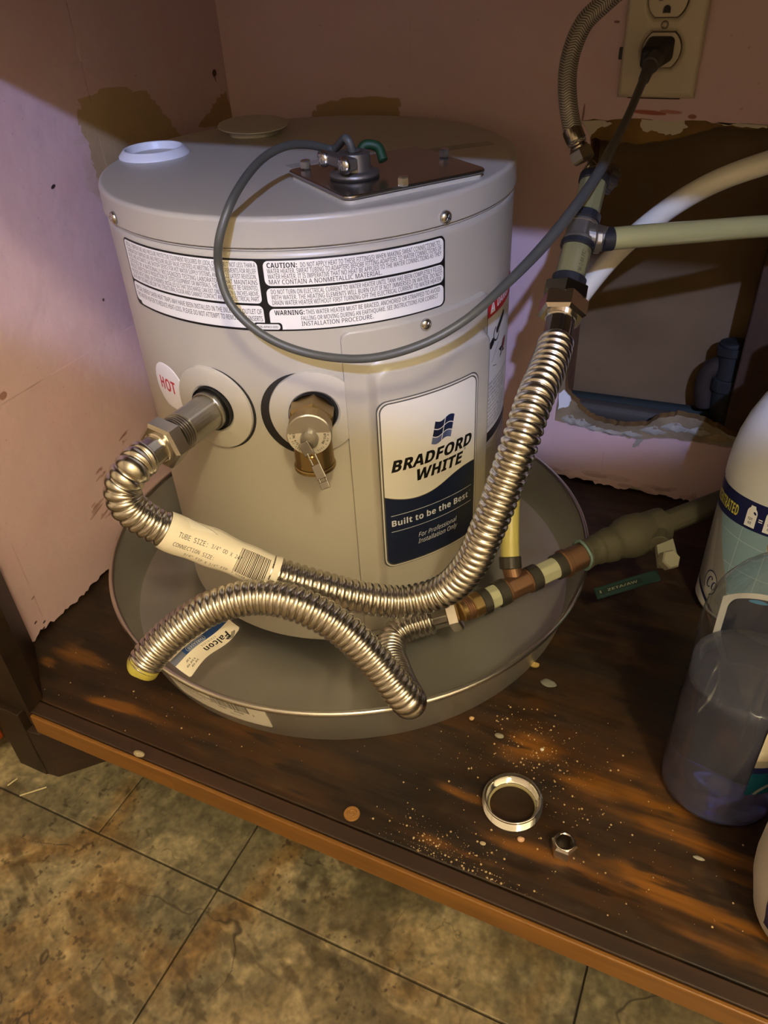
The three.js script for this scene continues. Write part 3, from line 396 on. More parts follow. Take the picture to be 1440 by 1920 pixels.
  part('nipple_thread', turnTo(creased(lathe((() => { const q = [[0.013, 0]]; for (let i = 0; i < 5; i++) { q.push([0.0142, 0.0003 + i * 0.0024], [0.0155, 0.0011 + i * 0.0024], [0.0155, 0.0015 + i * 0.0024], [0.0140, 0.0022 + i * 0.0024]); } q.push([0.013, 0.012]); return q; })(), 40), 0.5), B(0.041), ax), galvanised, nip);
  const hot = canvasTex(256, 256, (g) => { g.fillStyle = '#e8e4e6'; g.fillRect(0, 0, 256, 256); g.fillStyle = '#c01f33'; g.font = 'bold 84px sans-serif'; g.save(); g.translate(38, 158); g.scale(0.88, 1.15); g.fillText('HOT', 0, 0); g.restore(); });
  part('hot_sticker', sheet(0.044, 0.0425, 0.0205, 24, 20, onDrum(R, 111.2, 0.2785, 0.0004), 0.0003), std(0xffffff, 0.55, 0, { map: hot }), heater, 'round white sticker reading HOT in red');
  // relief valve
  const DT = 65.2, yt = 0.2775, C2 = (d, y = yt) => at(DT, y, d), tx = radial(DT), tangent = V(Math.sin(DT * RAD), 0, -Math.cos(DT * RAD));
  part('valve_opening', drumDisc(R, DT + 1.6, yt - 0.002, 0.010, 0.0375, 0.0007, 0.0003), blackPlastic, heater);
  const vplate = part('valve_plate', drumDisc(R, DT - 0.6, yt + 0.0005, 0.0190, 0.0365, 0.0034), enamelPlate, heater);
  part('valve_plate_throat', turnTo(lathe([[0.0188, 0.001], [0.0188, -0.012], [0, -0.012]], 40), C2(0.004), tx), blackPlastic, vplate);
  const valve = part('relief_valve', mergeGeometries([hexNut(C2(0.002), C2(0.022), 0.0335, 0.26), rod(C2(-0.01), C2(0.005), 0.0165), rod(C2(0.021), C2(0.034), [0.0172, 0.0168]), rod(C2(0.020, yt - 0.004), C2(0.020, yt - 0.034), [0.0150, 0.0158], 30), rod(C2(0.020, yt - 0.034), C2(0.020, yt - 0.038), 0.0168, 30)].map((g) => { const q = g.index ? g.toNonIndexed() : g; q.deleteAttribute('uv'); return q; })), std([0.36, 0.25, 0.105], 0.4, 1), heater, 'brass relief valve body');
  const dial = canvasTex(512, 512, (g) => {
    g.fillStyle = '#c9c2b2'; g.fillRect(0, 0, 512, 512); g.translate(256, 256); g.fillStyle = '#1d1913'; g.textAlign = 'center';
    const ring = (s, r, px, a0, a1) => { g.font = `bold ${px}px sans-serif`; [...s].forEach((ch, i) => { g.save(); g.rotate(a0 + (a1 - a0) * i / (s.length - 1)); g.translate(0, -r); g.fillText(ch, 0, 0); g.restore(); }); };
    ring('ANSI Z21.22 * 150 PSI * 210 F * CSA * 3/4 IN * 1215 * ', 210, 30, -3.1, 3.1); ring('3/4 NCLX-5  ASME 93  200000 BTU/HR', 168, 40, -2.2, 2.2); ring('5X NCLX-1', 118, 34, -0.9, 0.9);
    g.strokeStyle = '#3a352c'; g.lineWidth = 5; g.strokeRect(-18, -190, 36, 40);
  });
  const disc = new THREE.CircleGeometry(0.0168, 48); const discDir = tx.clone().addScaledVector(V(0, 1, 0), 0.05).normalize();
  const up = V(0, 1, 0).addScaledVector(discDir, -discDir.y).normalize(), rt = up.clone().cross(discDir);
  disc.applyMatrix4(new THREE.Matrix4().makeBasis(rt, up, discDir)); { const c = C2(0.0352); disc.translate(c.x, c.y, c.z); }
  part('valve_dial', mergeGeometries([rod(C2(0.033), C2(0.0351), 0.0176, 40)]), std([0.5, 0.47, 0.41], 0.4, 0.9), valve);
  part('dial_plate', disc, std(0xffffff, 0.38, 0.35, { map: dial }), valve);
  part('dial_boss', turnTo(creased(lathe([[0, 0], [0.0072, 0], [0.0068, 0.0035], [0.0045, 0.0050], [0, 0.0052]], 24), 0.6), C2(0.0352, yt - 0.003), tx), std([0.36, 0.34, 0.30], 0.4, 0.9), valve);
  const strap = (a, b, w, t) => { const A = V(a), Bv = V(b), d = Bv.clone().sub(A), L = d.length(), Y = d.clone().normalize(), Z = tx.clone().addScaledVector(Y, -tx.dot(Y)).normalize(), X = Y.clone().cross(Z); const g = new RoundedBoxGeometry(w, L, t, 2, Math.min(0.0008, t * 0.45)).translate(0, L / 2, 0); g.applyMatrix4(new THREE.Matrix4().makeBasis(X, Y, Z)); g.translate(A.x, A.y, A.z); return g; };
  const lv = (d, dx, dy) => C2(d, yt + dy).addScaledVector(tangent, dx);
  part('test_lever', mergeGeometries([strap(lv(0.0405, -0.005, -0.003), lv(0.0435, 0.000, -0.0125), 0.0085, 0.0015), strap(lv(0.0430, -0.0022, -0.0110), lv(0.0475, 0.0020, -0.0200), 0.0020, 0.0016), strap(lv(0.0430, 0.0034, -0.0110), lv(0.0475, 0.0074, -0.0200), 0.0020, 0.0016), strap(lv(0.0472, 0.0038, -0.0190), lv(0.0530, 0.0085, -0.0285), 0.0080, 0.0015), strap(lv(0.0527, 0.0058, -0.0280), lv(0.0545, 0.0070, -0.0315), 0.0020, 0.0016), strap(lv(0.0527, 0.0110, -0.0272), lv(0.0545, 0.0122, -0.0306), 0.0020, 0.0016), strap(lv(0.0542, 0.0093, -0.0302), lv(0.0570, 0.0112, -0.0350), 0.0076, 0.0015)]), std([0.34, 0.32, 0.28], 0.25, 1), valve, 'bent steel test lever');
  part('lever_pin', rod(lv(0.0390, 0.0012, -0.0140), lv(0.0460, 0.0015, -0.0145), 0.0020, 14), brass, valve);
  // access panel
  const pw = 45.5 * RAD * R, ph = 0.316, pc = 33.7, py = 0.187;
  const raise = (x, y) => { const u = Math.min(x + pw / 2 - 0.0195, pw / 2 - 0.004 - x), w = Math.min(ph / 2 - 0.028 - y, y + ph / 2 - 0.02), r = 0.014, q = u < r && w < r ? r - Math.hypot(r - u, r - w) : Math.min(u, w); return 0.0034 + 0.0088 * step(-0.003, 0.0055, q); };
  const panel = part('access_panel', sheet(pw, ph, 0.008, 90, 150, (x, y, e) => { const t = pc * RAD - x / R, q = R + (e ? raise(x, y) : -0.0005); return V(q * Math.cos(t), py + y, q * Math.sin(t)); }, 0.0005), enamel, heater, 'raised curved access panel');
  part('panel_screw', screwGeo(at(34.4, 0.3388, 0.0036), radial(34.4), 0.0047), screwSteel, panel);
  const RL = R + 0.0123;
  const badge = canvasTex(1024, 1680, (g, W, H) => {
    g.fillStyle = '#4b4a45'; g.fillRect(0, 0, W, H); g.fillStyle = '#c9c4b8'; g.beginPath(); g.roundRect(9, 9, W - 18, H - 18, 92); g.fill(); g.fillStyle = '#4b4a45'; g.beginPath(); g.roundRect(22, 22, W - 44, H - 44, 84); g.fill();
    g.save(); g.beginPath(); g.roundRect(34, 34, W - 68, H - 68, 76); g.clip(); const lg = '#d9d4c9'; g.fillStyle = lg; g.fillRect(0, 0, W, H);
    g.fillStyle = '#0d1a36'; g.beginPath(); g.moveTo(0, 890); g.bezierCurveTo(240, 1010, 430, 1010, 620, 930); g.bezierCurveTo(760, 870, 880, 845, W, 868); g.lineTo(W, H); g.lineTo(0, H); g.closePath(); g.fill();
    g.strokeStyle = '#6b5f50'; g.lineWidth = 6; g.beginPath(); g.moveTo(0, 887); g.bezierCurveTo(240, 1007, 430, 1007, 620, 927); g.bezierCurveTo(760, 867, 880, 842, W, 865); g.stroke();
    // waving flag of six panes
    g.save(); g.translate(520, 300); const fx = (u, v) => [u * 205 - v * 44 + 10, v * 205 + Math.sin(u * 6.283) * 17]; for (let j = 0; j < 3; j++) for (let i = 0; i < 2; i++) { const a = [i ? 0.53 : 0, i ? 1 : 0.49], b = [j / 3 + (j ? 0.02 : 0), (j + 1) / 3 - 0.02]; const gr = g.createLinearGradient(0, 0, 205, 0); gr.addColorStop(0, j === 2 ? '#5b6480' : '#10182f'); gr.addColorStop(0.55, j === 2 ? '#3a4468' : '#141d3a'); gr.addColorStop(1, j === 2 ? '#7b84a0' : '#1a2448'); g.fillStyle = gr; g.beginPath(); for (let k = 0; k <= 10; k++) g[k ? 'lineTo' : 'moveTo'](...fx(a[0] + (a[1] - a[0]) * k / 10, b[0])); for (let k = 10; k >= 0; k--) g.lineTo(...fx(a[0] + (a[1] - a[0]) * k / 10, b[1])); g.fill(); } g.restore();
    g.fillStyle = '#0a0a0c'; const ital = (s, x, y, px, wide, sk = -0.24) => { g.save(); g.font = `bold ${px}px sans-serif`; const m = g.measureText(s).width; g.translate(x, y); g.transform(1, 0, sk, 1, 0, 0); g.scale(wide / m, 1); g.fillText(s, 0, 0); g.lineWidth = px * 0.035; g.strokeStyle = g.fillStyle; g.strokeText(s, 0, 0); g.restore(); };
    ital('BRADFORD', 92, 668, 150, 850); ital('WHITE', 318, 812, 150, 505); g.font = '34px sans-serif'; g.fillText('®', 850, 700);
    g.fillStyle = '#cfd0d2'; g.fillRect(80, 1110, 880, 5); g.fillRect(80, 1282, 880, 5); g.save(); g.font = 'bold 88px sans-serif'; const m = g.measureText('Built to be the Best').width; g.translate(78, 1226); g.scale(840 / m, 1); g.fillText('Built to be the Best', 0, 0); g.restore(); g.font = '26px sans-serif'; g.fillText('™', 930, 1180);
    g.save(); g.transform(1, 0, -0.2, 1, 0, 0); g.font = '68px sans-serif'; const w1 = g.measureText('For Professional').width; g.save(); g.translate(620, 1420); g.scale(430 / w1, 1); g.fillText('For Professional', 0, 0); g.restore(); const w2 = g.measureText('Installation Only').width; g.translate(632, 1492); g.scale(440 / w2, 1); g.fillText('Installation Only', 0, 0); g.restore();
    g.restore();
  });
  part('badge', sheet(0.1015, 0.172, 0.009, 40, 12, onDrum(RL, 34.2, 0.2005, 0.0004), 0.0004), phys(0xffffff, 0.42, 0, { map: badge, clearcoat: 0.25, clearcoatRoughness: 0.3 }), panel, 'white and navy printed badge');
  // danger label and clear sticker on the right side
  const danger = canvasTex(512, 1024, (g, W, H) => {
    g.fillStyle = '#0d0c0c'; g.fillRect(0, 0, W, H); g.fillStyle = '#d9d6d0'; g.fillRect(10, 0, W - 20, 950); g.fillStyle = '#c5121c'; g.fillRect(10, 0, W - 20, 130);
    g.fillStyle = '#f2ece6'; g.beginPath(); g.moveTo(40, 112); g.lineTo(78, 22); g.lineTo(116, 112); g.fill(); g.fillStyle = '#c5121c'; g.fillRect(74, 52, 8, 30); g.fillRect(74, 90, 8, 8); g.fillStyle = '#f2ece6'; g.font = 'bold 78px sans-serif'; g.fillText('DANGER', 140, 98);
    g.fillStyle = '#0d0c0c'; g.save(); g.translate(60, 330); g.rotate(-0.55); g.beginPath(); g.roundRect(-10, -26, 70, 52, 18); g.fill(); g.beginPath(); g.roundRect(110, -30, 170, 46, 20); g.fill(); g.lineWidth = 12; g.strokeStyle = '#0d0c0c'; g.beginPath(); g.arc(110, 0, 46, 0.6, 5); g.stroke(); g.restore();
    g.beginPath(); g.moveTo(230, 470); for (let i = 0; i < 9; i++) { const a = i / 9 * 6.283; g.lineTo(290 + Math.cos(a) * (i % 2 ? 82 : 34), 430 + Math.sin(a) * (i % 2 ? 62 : 28)); } g.fill(); g.fillStyle = '#7c2a24'; g.beginPath(); g.ellipse(330, 405, 46, 34, -0.5, 0, 7); g.fill(); g.strokeStyle = '#55504a'; g.lineWidth = 5; g.beginPath(); g.moveTo(90, 450); g.lineTo(200, 350); g.moveTo(110, 480); g.lineTo(180, 500); g.stroke();
    g.fillStyle = '#45413d'; g.font = '30px sans-serif'; ['Failure to install and maintain', 'a new, listed temperature', 'and pressure relief valve', 'will release manufacturer', 'from any claim that might', 'result from excessive', 'temperature or pressure.', 'Before servicing, disconnect', 'electric power. Contact with', 'live parts can cause severe', 'injury or death. Fill tank', 'before turning power on.'].forEach((s, i) => g.fillText(s, 30, 600 + i * 29));
  });
  part('danger_label', sheet(0.070, 0.144, 0.001, 30, 6, onDrum(R, 9.4 - 0.035 / R / RAD, 0.2625, 0.0005), 0.0004), std(0xffffff, 0.5, 0, { map: danger }), heater, 'white label with red danger header');
  const rating = canvasTex(512, 512, (g, W, H) => { g.fillStyle = '#a39c8d'; g.fillRect(0, 0, W, H); g.strokeStyle = '#8d8678'; g.lineWidth = 5; g.strokeRect(4, 4, W - 8, H - 8); g.fillStyle = '#6f685c'; g.font = '24px sans-serif'; for (let i = 0; i < 15; i++) g.fillText(['MODEL NO.  SERIAL NO.', 'CAPACITY US GALLONS', 'VOLTS AC  PHASE  WATTS', 'MAX WORKING PRESSURE', 'TEST PRESSURE PSI'][i % 5], 24, 48 + i * 31); });
  part('rating_sticker', sheet(0.072, 0.066, 0.002, 30, 6, onDrum(R, 9.6 - 0.036 / R / RAD, 0.153, 0.0004), 0.0003), std(0xffffff, 0.42, 0, { map: rating }), heater, 'faded clear rating sticker');
  // scuffs
}

// ---------------------------------------------------------------- corrugated connectors
const corr = (r0, r1, pitch) => (s) => { const q = Math.abs(Math.sin(Math.PI * s / pitch)); return r0 + (r1 - r0) * Math.pow(q, 0.55); };
{
  const t = thing('flexible_connector', [0.0271,0.1974,0.2554], 'corrugated stainless connector with paper wrap, looping from the HOT nipple up to the hanging pipe', 'water connector', null);
  const ax = radial(D93), B = (d) => at(D93, 0.275, d);
  part('union_nut', hexNut(B(0.0537), B(0.0690), 0.0345, 0.3), std([0.46, 0.43, 0.38], 0.3, 1), t);
  part('end_collar', rod(B(0.060), B(0.0710), 0.0128, 32), chrome, t);
  part('plain_end', rod(B(0.062), B(0.093), 0.0112, 32), std([0.55, 0.52, 0.46], 0.24, 1), t);
  const pts = [B(0.083), B(0.092), [-0.0157,0.2723,0.2763], [-0.0213,0.2619,0.2830], [-0.0202,0.2473,0.2849], [-0.0134,0.2336,0.2808], [0.0017,0.2161,0.2708], [0.0274,0.1964,0.2561], [0.0656,0.1745,0.2431], [0.1039,0.1561,0.2271], [0.1328,0.1385,0.2090], [0.1619,0.1285,0.1907], [0.1922,0.1397,0.1781], [0.2143,0.1726,0.1760], [0.2273,0.2128,0.1724], [0.2360,0.2500,0.1612], [0.2425,0.2828,0.1487], [0.2442,0.3032,0.1247], [0.2445,0.3129,0.0922], [0.2436,0.3197,0.0724], [0.2425,0.3224,0.0646]];
  const c = curveOf(pts);
  const L = c.getLength(); part('corrugated_tube', sweep(c, corr(0.0114, 0.0142, 0.0065), { n: Math.round(L / 0.0065 * 10), seg: 36 }), stainless, t);
  const E = V([0.2425,0.3224,0.0646]), T = V([0.2402,0.3355,0.0438]).sub(E).normalize(), P = (d) => E.clone().addScaledVector(T, d);
  part('plain_end', rod(P(-0.006), P(0.022), 0.0112, 32), std([0.30, 0.28, 0.25], 0.22, 1), t);
  part('end_collar', rod(P(0.0185), P(0.0245), 0.0122, 32), chrome, t);
  part('union_nut', hexNut(P(0.0215), P(0.0395), 0.0335, 0.5), std([0.62, 0.56, 0.46], 0.2, 1), t);
  // paper wrap
  const wrap = canvasTex(1024, 512, (g, W, H) => {
    g.fillStyle = '#ece3cf'; g.fillRect(0, 0, W, H); g.fillStyle = '#d5c9b0'; g.fillRect(0, 0, W, 60); g.fillStyle = '#e4d9c2'; mark(g, [[90, 50], [430, 165], [180, 190]], '#f4eddd'); g.strokeStyle = '#6d6250'; g.lineWidth = 3; g.beginPath(); g.moveTo(70, 40); g.lineTo(420, 168); g.stroke(); g.beginPath(); g.moveTo(380, 120); g.lineTo(1000, 110); g.stroke();
    g.fillStyle = '#37322a'; g.font = '46px monospace'; g.fillText('TUBE SIZE:', 100, 275); g.font = '38px monospace'; g.fillText('3/4" OD X 24"', 400, 270); g.font = '40px monospace'; g.fillText('CONNECTION SIZE:', 90, 342); g.font = '36px monospace'; g.fillText('3/4" FIP X 3/4" FIP', 210, 396);
    let x = 660; while (x < 930) { const b = rr(3, 10); g.fillRect(x, 175, b, 190); x += b + rr(3, 8); } g.font = '30px monospace'; g.fillText('7 32688 25464 8', 655, 396);
  });
  const cu = c.getUtoTmapping ? null : null; const Lc = c.getLength(); let f0 = 0, f1 = 1, best = [9, 9]; const q0 = V([-0.0025,0.2199,0.2734]), q1 = V([0.0733,0.1706,0.2401]); for (let i = 0; i <= 2000; i++) { const p = c.getPointAt(i / 2000), d0 = p.distanceTo(q0), d1 = p.distanceTo(q1); if (d0 < best[0]) { best[0] = d0; f0 = i / 2000; } if (d1 < best[1]) { best[1] = d1; f1 = i / 2000; } }
  part('paper_wrap', sweep(c, (s, S) => 0.0150 + 0.0005 * Math.sin(s * 190) + 0.0006 * Math.sin(s * 61), { n: 50, seg: 40, t0: f0, t1: f1, ref: V(0.36, 0.6, 0.72), cap: false, a0: 1.75, a1: -2.25 }), std(0xffffff, 0.7, 0, { map: wrap, side: THREE.DoubleSide }), t, 'crumpled cream paper wrap with barcode');
}
{
  const t = thing('flexible_connector', [0.1420,0.1557,0.2629], 'corrugated stainless connector with free taped end, arching over the front rim of the pan', 'water connector', null);
  const c = curveOf([[0.1661,0.0602,0.1363], [0.1541,0.0563,0.1431], [0.1424,0.0529,0.1519], [0.1363,0.0486,0.1634], [0.1417,0.0486,0.1802], [0.1588,0.0588,0.2068], [0.1784,0.0741,0.2351], [0.1908,0.0811,0.2497], [0.1939,0.0884,0.2567], [0.1857,0.1021,0.2591], [0.1652,0.1271,0.2581], [0.1402,0.1532,0.2598], [0.1082,0.1723,0.2661], [0.0770,0.1753,0.2731], [0.0462,0.1686,0.2882], [0.0196,0.1511,0.3065], [0.0021,0.1328,0.3220], [-0.0041,0.1230,0.3297]]);
  const L = c.getLength(); part('corrugated_tube', sweep(c, corr(0.0114, 0.0142, 0.0057), { n: Math.round(L / 0.0057 * 10), seg: 36 }), stainless, t);
  const A = V([0.1661,0.0602,0.1363]), Bp = V([0.1891,0.0685,0.1263]), d = Bp.clone().sub(A).normalize(), P = (s) => A.clone().addScaledVector(d, s);
  part('plain_end', rod(P(-0.006), P(0.019), 0.0108, 32), std([0.34, 0.32, 0.28], 0.24, 1), t);
  part('union_nut', hexNut(P(0.0150), P(0.0270), 0.0300, 0.2), std([0.66, 0.62, 0.54], 0.24, 1), t);
  const e0 = V([-0.0026,0.1256,0.3280]), e1 = V([-0.0068,0.1178,0.3330]), ed = e1.clone().sub(e0).normalize();
  const capG = lathe([[0.0105, -0.002], [0.0138, -0.001], [0.0142, 0.003], [0.0146, 0.0065], [0.0134, 0.0068], [0.012, 0.003]], 28); rough(capG, 0.0022, 70); part('tape_cap', turnTo(capG, e0.clone().addScaledVector(ed, 0.0005), ed), std([0.42, 0.36, 0.06], 0.6, 0, { side: THREE.DoubleSide }), t, 'torn yellow tape at the free end');
  const label = canvasTex(768, 420, (g, W, H) => {
    g.fillStyle = '#ece4d2'; g.fillRect(0, 0, W, H); g.fillStyle = '#17407e'; g.fillRect(0, 186, W, 66); g.fillStyle = '#6a6f86'; g.fillRect(600, 186, 170, 66); g.fillStyle = '#cfd6e2'; g.font = 'bold 42px sans-serif'; g.fillText('THREADED', 330, 234); g.strokeStyle = '#cfd6e2'; g.lineWidth = 4; g.beginPath(); g.roundRect(318, 194, 240, 50, 20); g.stroke();
    g.fillStyle = '#101013'; g.font = 'bold 104px sans-serif'; g.fillText('alcon', 168, 124); g.save(); g.translate(100, 124); g.transform(1, 0, -0.12, 1, 0, 0); g.font = 'bold 128px sans-serif'; g.fillText('F', 0, 0); g.restore(); g.strokeStyle = '#101013'; g.lineWidth = 9; for (let i = 0; i < 3; i++) { g.beginPath(); g.arc(118, 80, 40 + i * 15, 3.6, 5.9); g.stroke(); }
    g.font = '28px sans-serif'; g.fillText('S T A I N L E S S', 230, 166); g.font = 'bold 28px sans-serif'; g.fillText('3/4" FIP', 560, 70); g.fillText('X 3/4" FIP', 570, 108); g.fillText('X 24"', 600, 148);
    for (let i = 0; i < 7; i++) { g.strokeStyle = 'rgba(120,100,70,0.5)'; g.lineWidth = 3; g.beginPath(); g.moveTo(60 + i * 95, 270); g.lineTo(50 + i * 95, 330); g.stroke(); }
  });
  const q = [V([0.0432,0.1202,0.2633]), V([0.0152,0.0915,0.3050]), V([-0.0075,0.1255,0.3123]), V([0.0292,0.1542,0.2747])]; // tl tr br bl
  const nrm = q[1].clone().sub(q[0]).cross(q[0].clone().sub(q[3])).normalize();
  part('paper_tag', sheet(1, 1, 0.05, 24, 16, (x, y) => { const u = x + 0.5, v = y + 0.5; const a = q[3].clone().lerp(q[2], u), b = q[0].clone().lerp(q[1], u); return a.lerp(b, v).addScaledVector(nrm, 0.003 * Math.sin(u * 7) * v + 0.004 * Math.sin(v * 3.1)); }), std(0xffffff, 0.75, 0, { map: label, side: THREE.DoubleSide }), t, 'cream paper tag with blue stripe');
}

// ---------------------------------------------------------------- hanging pipe with tee, between the connector and the braided hose
{
  const t = thing('hot_water_pipe', [0.2394,0.3808,-0.0046], 'translucent plastic pipe with black crimp rings and a tee, hanging beside the heater', 'pipe');
  const A = V([0.2383,0.3448,0.0298]), B = V([0.2373,0.4200,-0.0472]), d = B.clone().sub(A).normalize(), L = B.distanceTo(A), P = (f) => A.clone().addScaledVector(d, f * L);
  part('adapter_nut', hexNut(P(-0.035), P(0.085), 0.0325, 0.15), std([0.17, 0.14, 0.09], 0.26, 1), t, 'bronze hex adapter');
  part('crimp_ring', ringOn(P(0.07), P(0.15), 0.008, 0.0137), crimp, t);
  part('pipe_length', rod(P(0.10), P(0.44), 0.0117, 36), pexOld, t);
  part('crimp_ring', ringOn(P(0.375), P(0.425), 0.008, 0.0136), crimp, t);
  part('tee', mergeGeometries([rod(P(0.42), P(0.59), 0.0118, 32), rod(P(0.425), P(0.455), 0.0128, 32), rod(P(0.555), P(0.585), 0.0122, 32), rod(P(0.50), V([0.2580,0.3795,-0.0091]), 0.0096, 28), rod(V([0.2491,0.3802,-0.0053]), V([0.2537,0.3798,-0.0073]), 0.0110, 28)]), std([0.33, 0.30, 0.24], 0.36, 0.9), t, 'brass tee');
  part('crimp_ring', ringOn(P(0.585), P(0.655), 0.008, 0.0126), crimp, t);
  part('pipe_length', rod(P(0.60), P(0.93), 0.0108, 36), pexOld, t);
  part('crimp_ring', ringOn(P(0.90), P(0.965), 0.008, 0.0122), crimp, t);
  const b0 = V([0.2549,0.3796,-0.0077]), b1 = V([0.3190,0.3778,-0.0505]);
  part('crimp_ring', ringOn(V([0.2545,0.3796,-0.0075]), V([0.2627,0.3794,-0.0127]), 0.006, 0.0092), crimp, t);
  part('branch_pipe', sweep(curveOf([[0.2564,0.3795,-0.0084], [0.2816,0.3794,-0.0246], [0.3189,0.3781,-0.0508], [0.3724,0.3754,-0.0912], [0.4206,0.3701,-0.1292], [0.56, 0.40, -0.06], [0.760, 0.41, -0.10]]), 0.0088, { n: 110, seg: 28 }), pexYellow, t, 'yellowed branch pipe');
  part('angle_stop', mergeGeometries([rod(P(0.93), P(0.99), 0.0105, 28), rod(P(0.985), V([0.2293,0.4249,-0.0449]), 0.0060, 24), rod(V([0.2362,0.4171,-0.0418]), V([0.2329,0.4210,-0.0434]), 0.0086, 24), rod(P(0.98), V([0.2467,0.4126,-0.0530]), 0.0062, 20)]), std([0.38, 0.34, 0.28], 0.25, 1), t, 'chromed angle stop');
  const k0 = V([0.2427,0.4150,-0.0506]), k1 = V([0.2487,0.4107,-0.0548]); const knob = []; knob.push(rod(k0, k1, 0.0105, 24)); for (let i = 0; i < 8; i++) { const kd = k1.clone().sub(k0).normalize(), n0 = V(0, 1, 0).addScaledVector(kd, -kd.y).normalize().applyAxisAngle(kd, i * 0.785), s = 0.0102; knob.push(rod(k0.clone().addScaledVector(n0, s), k1.clone().addScaledVector(n0, s), 0.0022, 10)); } part('stop_knob', mergeGeometries(knob), std([0.12, 0.10, 0.08], 0.3, 0.8), t);
  const pm = canvasTex(256, 128, (g) => { g.clearRect(0, 0, 256, 128); g.fillStyle = '#2d2c20'; g.font = '54px sans-serif'; g.fillText('H 1/2" PEX', 6, 80); });
  const side = sweep(new THREE.LineCurve3(P(0.17), P(0.33)), 0.01178, { n: 4, seg: 12, ref: V(0.36, 0.5, 0.79), cap: false, a0: 0.9, a1: -0.1 });
  part('pipe_print', side, std(0xffffff, 0.5, 0, { map: canvasTex(256, 128, (g) => { g.fillStyle = '#79734b'; g.fillRect(0, 0, 256, 128); g.fillStyle = '#26240f'; g.font = '50px serif'; g.fillText('W-2-88 PEX', 2, 78); }) }), t);
}
{
  const t = thing('braided_hose', [0.2091,0.4769,-0.0514], 'stainless braided hose curving up out of view from the hanging pipe', 'hose');
  const c = curveOf([[0.2198,0.4396,-0.0487], [0.2130,0.4523,-0.0522], [0.2075,0.4687,-0.0559], [0.2039,0.4864,-0.0616], [0.2048,0.5038,-0.0681], [0.2104,0.5199,-0.0758], [0.2205,0.5302,-0.0834], [0.2308,0.5390,-0.0900], [0.2436,0.5489,-0.0986], [0.34, 0.66, 0.08], [0.36, 0.745, 0.09]]);
  const braid = canvasTex(128, 128, (g, W, H) => { g.fillStyle = '#4a443a'; g.fillRect(0, 0, W, H); for (let i = -1; i < 5; i++) for (let k = 0; k < 4; k++) { g.strokeStyle = k % 3 ? '#f2ecdf' : '#8d8575'; g.lineWidth = 6; g.beginPath(); g.moveTo(0, i * 32 + k * 8); g.lineTo(64, i * 32 + k * 8 + 32); g.lineTo(128, i * 32 + k * 8); g.stroke(); } for (let i = 0; i < 4; i++) { g.strokeStyle = '#2d2922'; g.lineWidth = 4; g.beginPath(); g.moveTo(0, i * 32 + 4); g.lineTo(64, i * 32 + 36); g.lineTo(128, i * 32 + 4); g.moveTo(0, i * 32 - 28); g.lineTo(64, i * 32 + 4); g.stroke(); } });
  braid.wrapS = braid.wrapT = THREE.RepeatWrapping; const L = c.getLength(); braid.rotation = Math.PI / 2;
  part('braid', sweep(c, 0.0073, { n: 200, seg: 28, uvAlong: L / 0.0075, uvRound: 5 }), std(0xffffff, 0.32, 0.55, { map: braid, bumpMap: braid, bumpScale: 0.0007 }), t);
  const d = V([0.2198,0.4396,-0.0487]).sub(V([0.2286,0.4256,-0.0451])).normalize(), P = (s) => V([0.2286,0.4256,-0.0451]).addScaledVector(d, s);
  const dark = std([0.30, 0.26, 0.20], 0.25, 1);
  part('ferrule', turnTo(creased(lathe([[0, 0], [0.0068, 0], [0.0072, 0.002], [0.0060, 0.0035], [0.0060, 0.0055], [0.0078, 0.007], [0.0080, 0.014], [0.0074, 0.017], [0, 0.017]], 28), 0.6), P(0.0125), d), dark, t);
  part('coupling_nut', hexNut(P(0.0025), P(0.0130), 0.0172, 0.2), std([0.42, 0.36, 0.26], 0.3, 1), t);
}

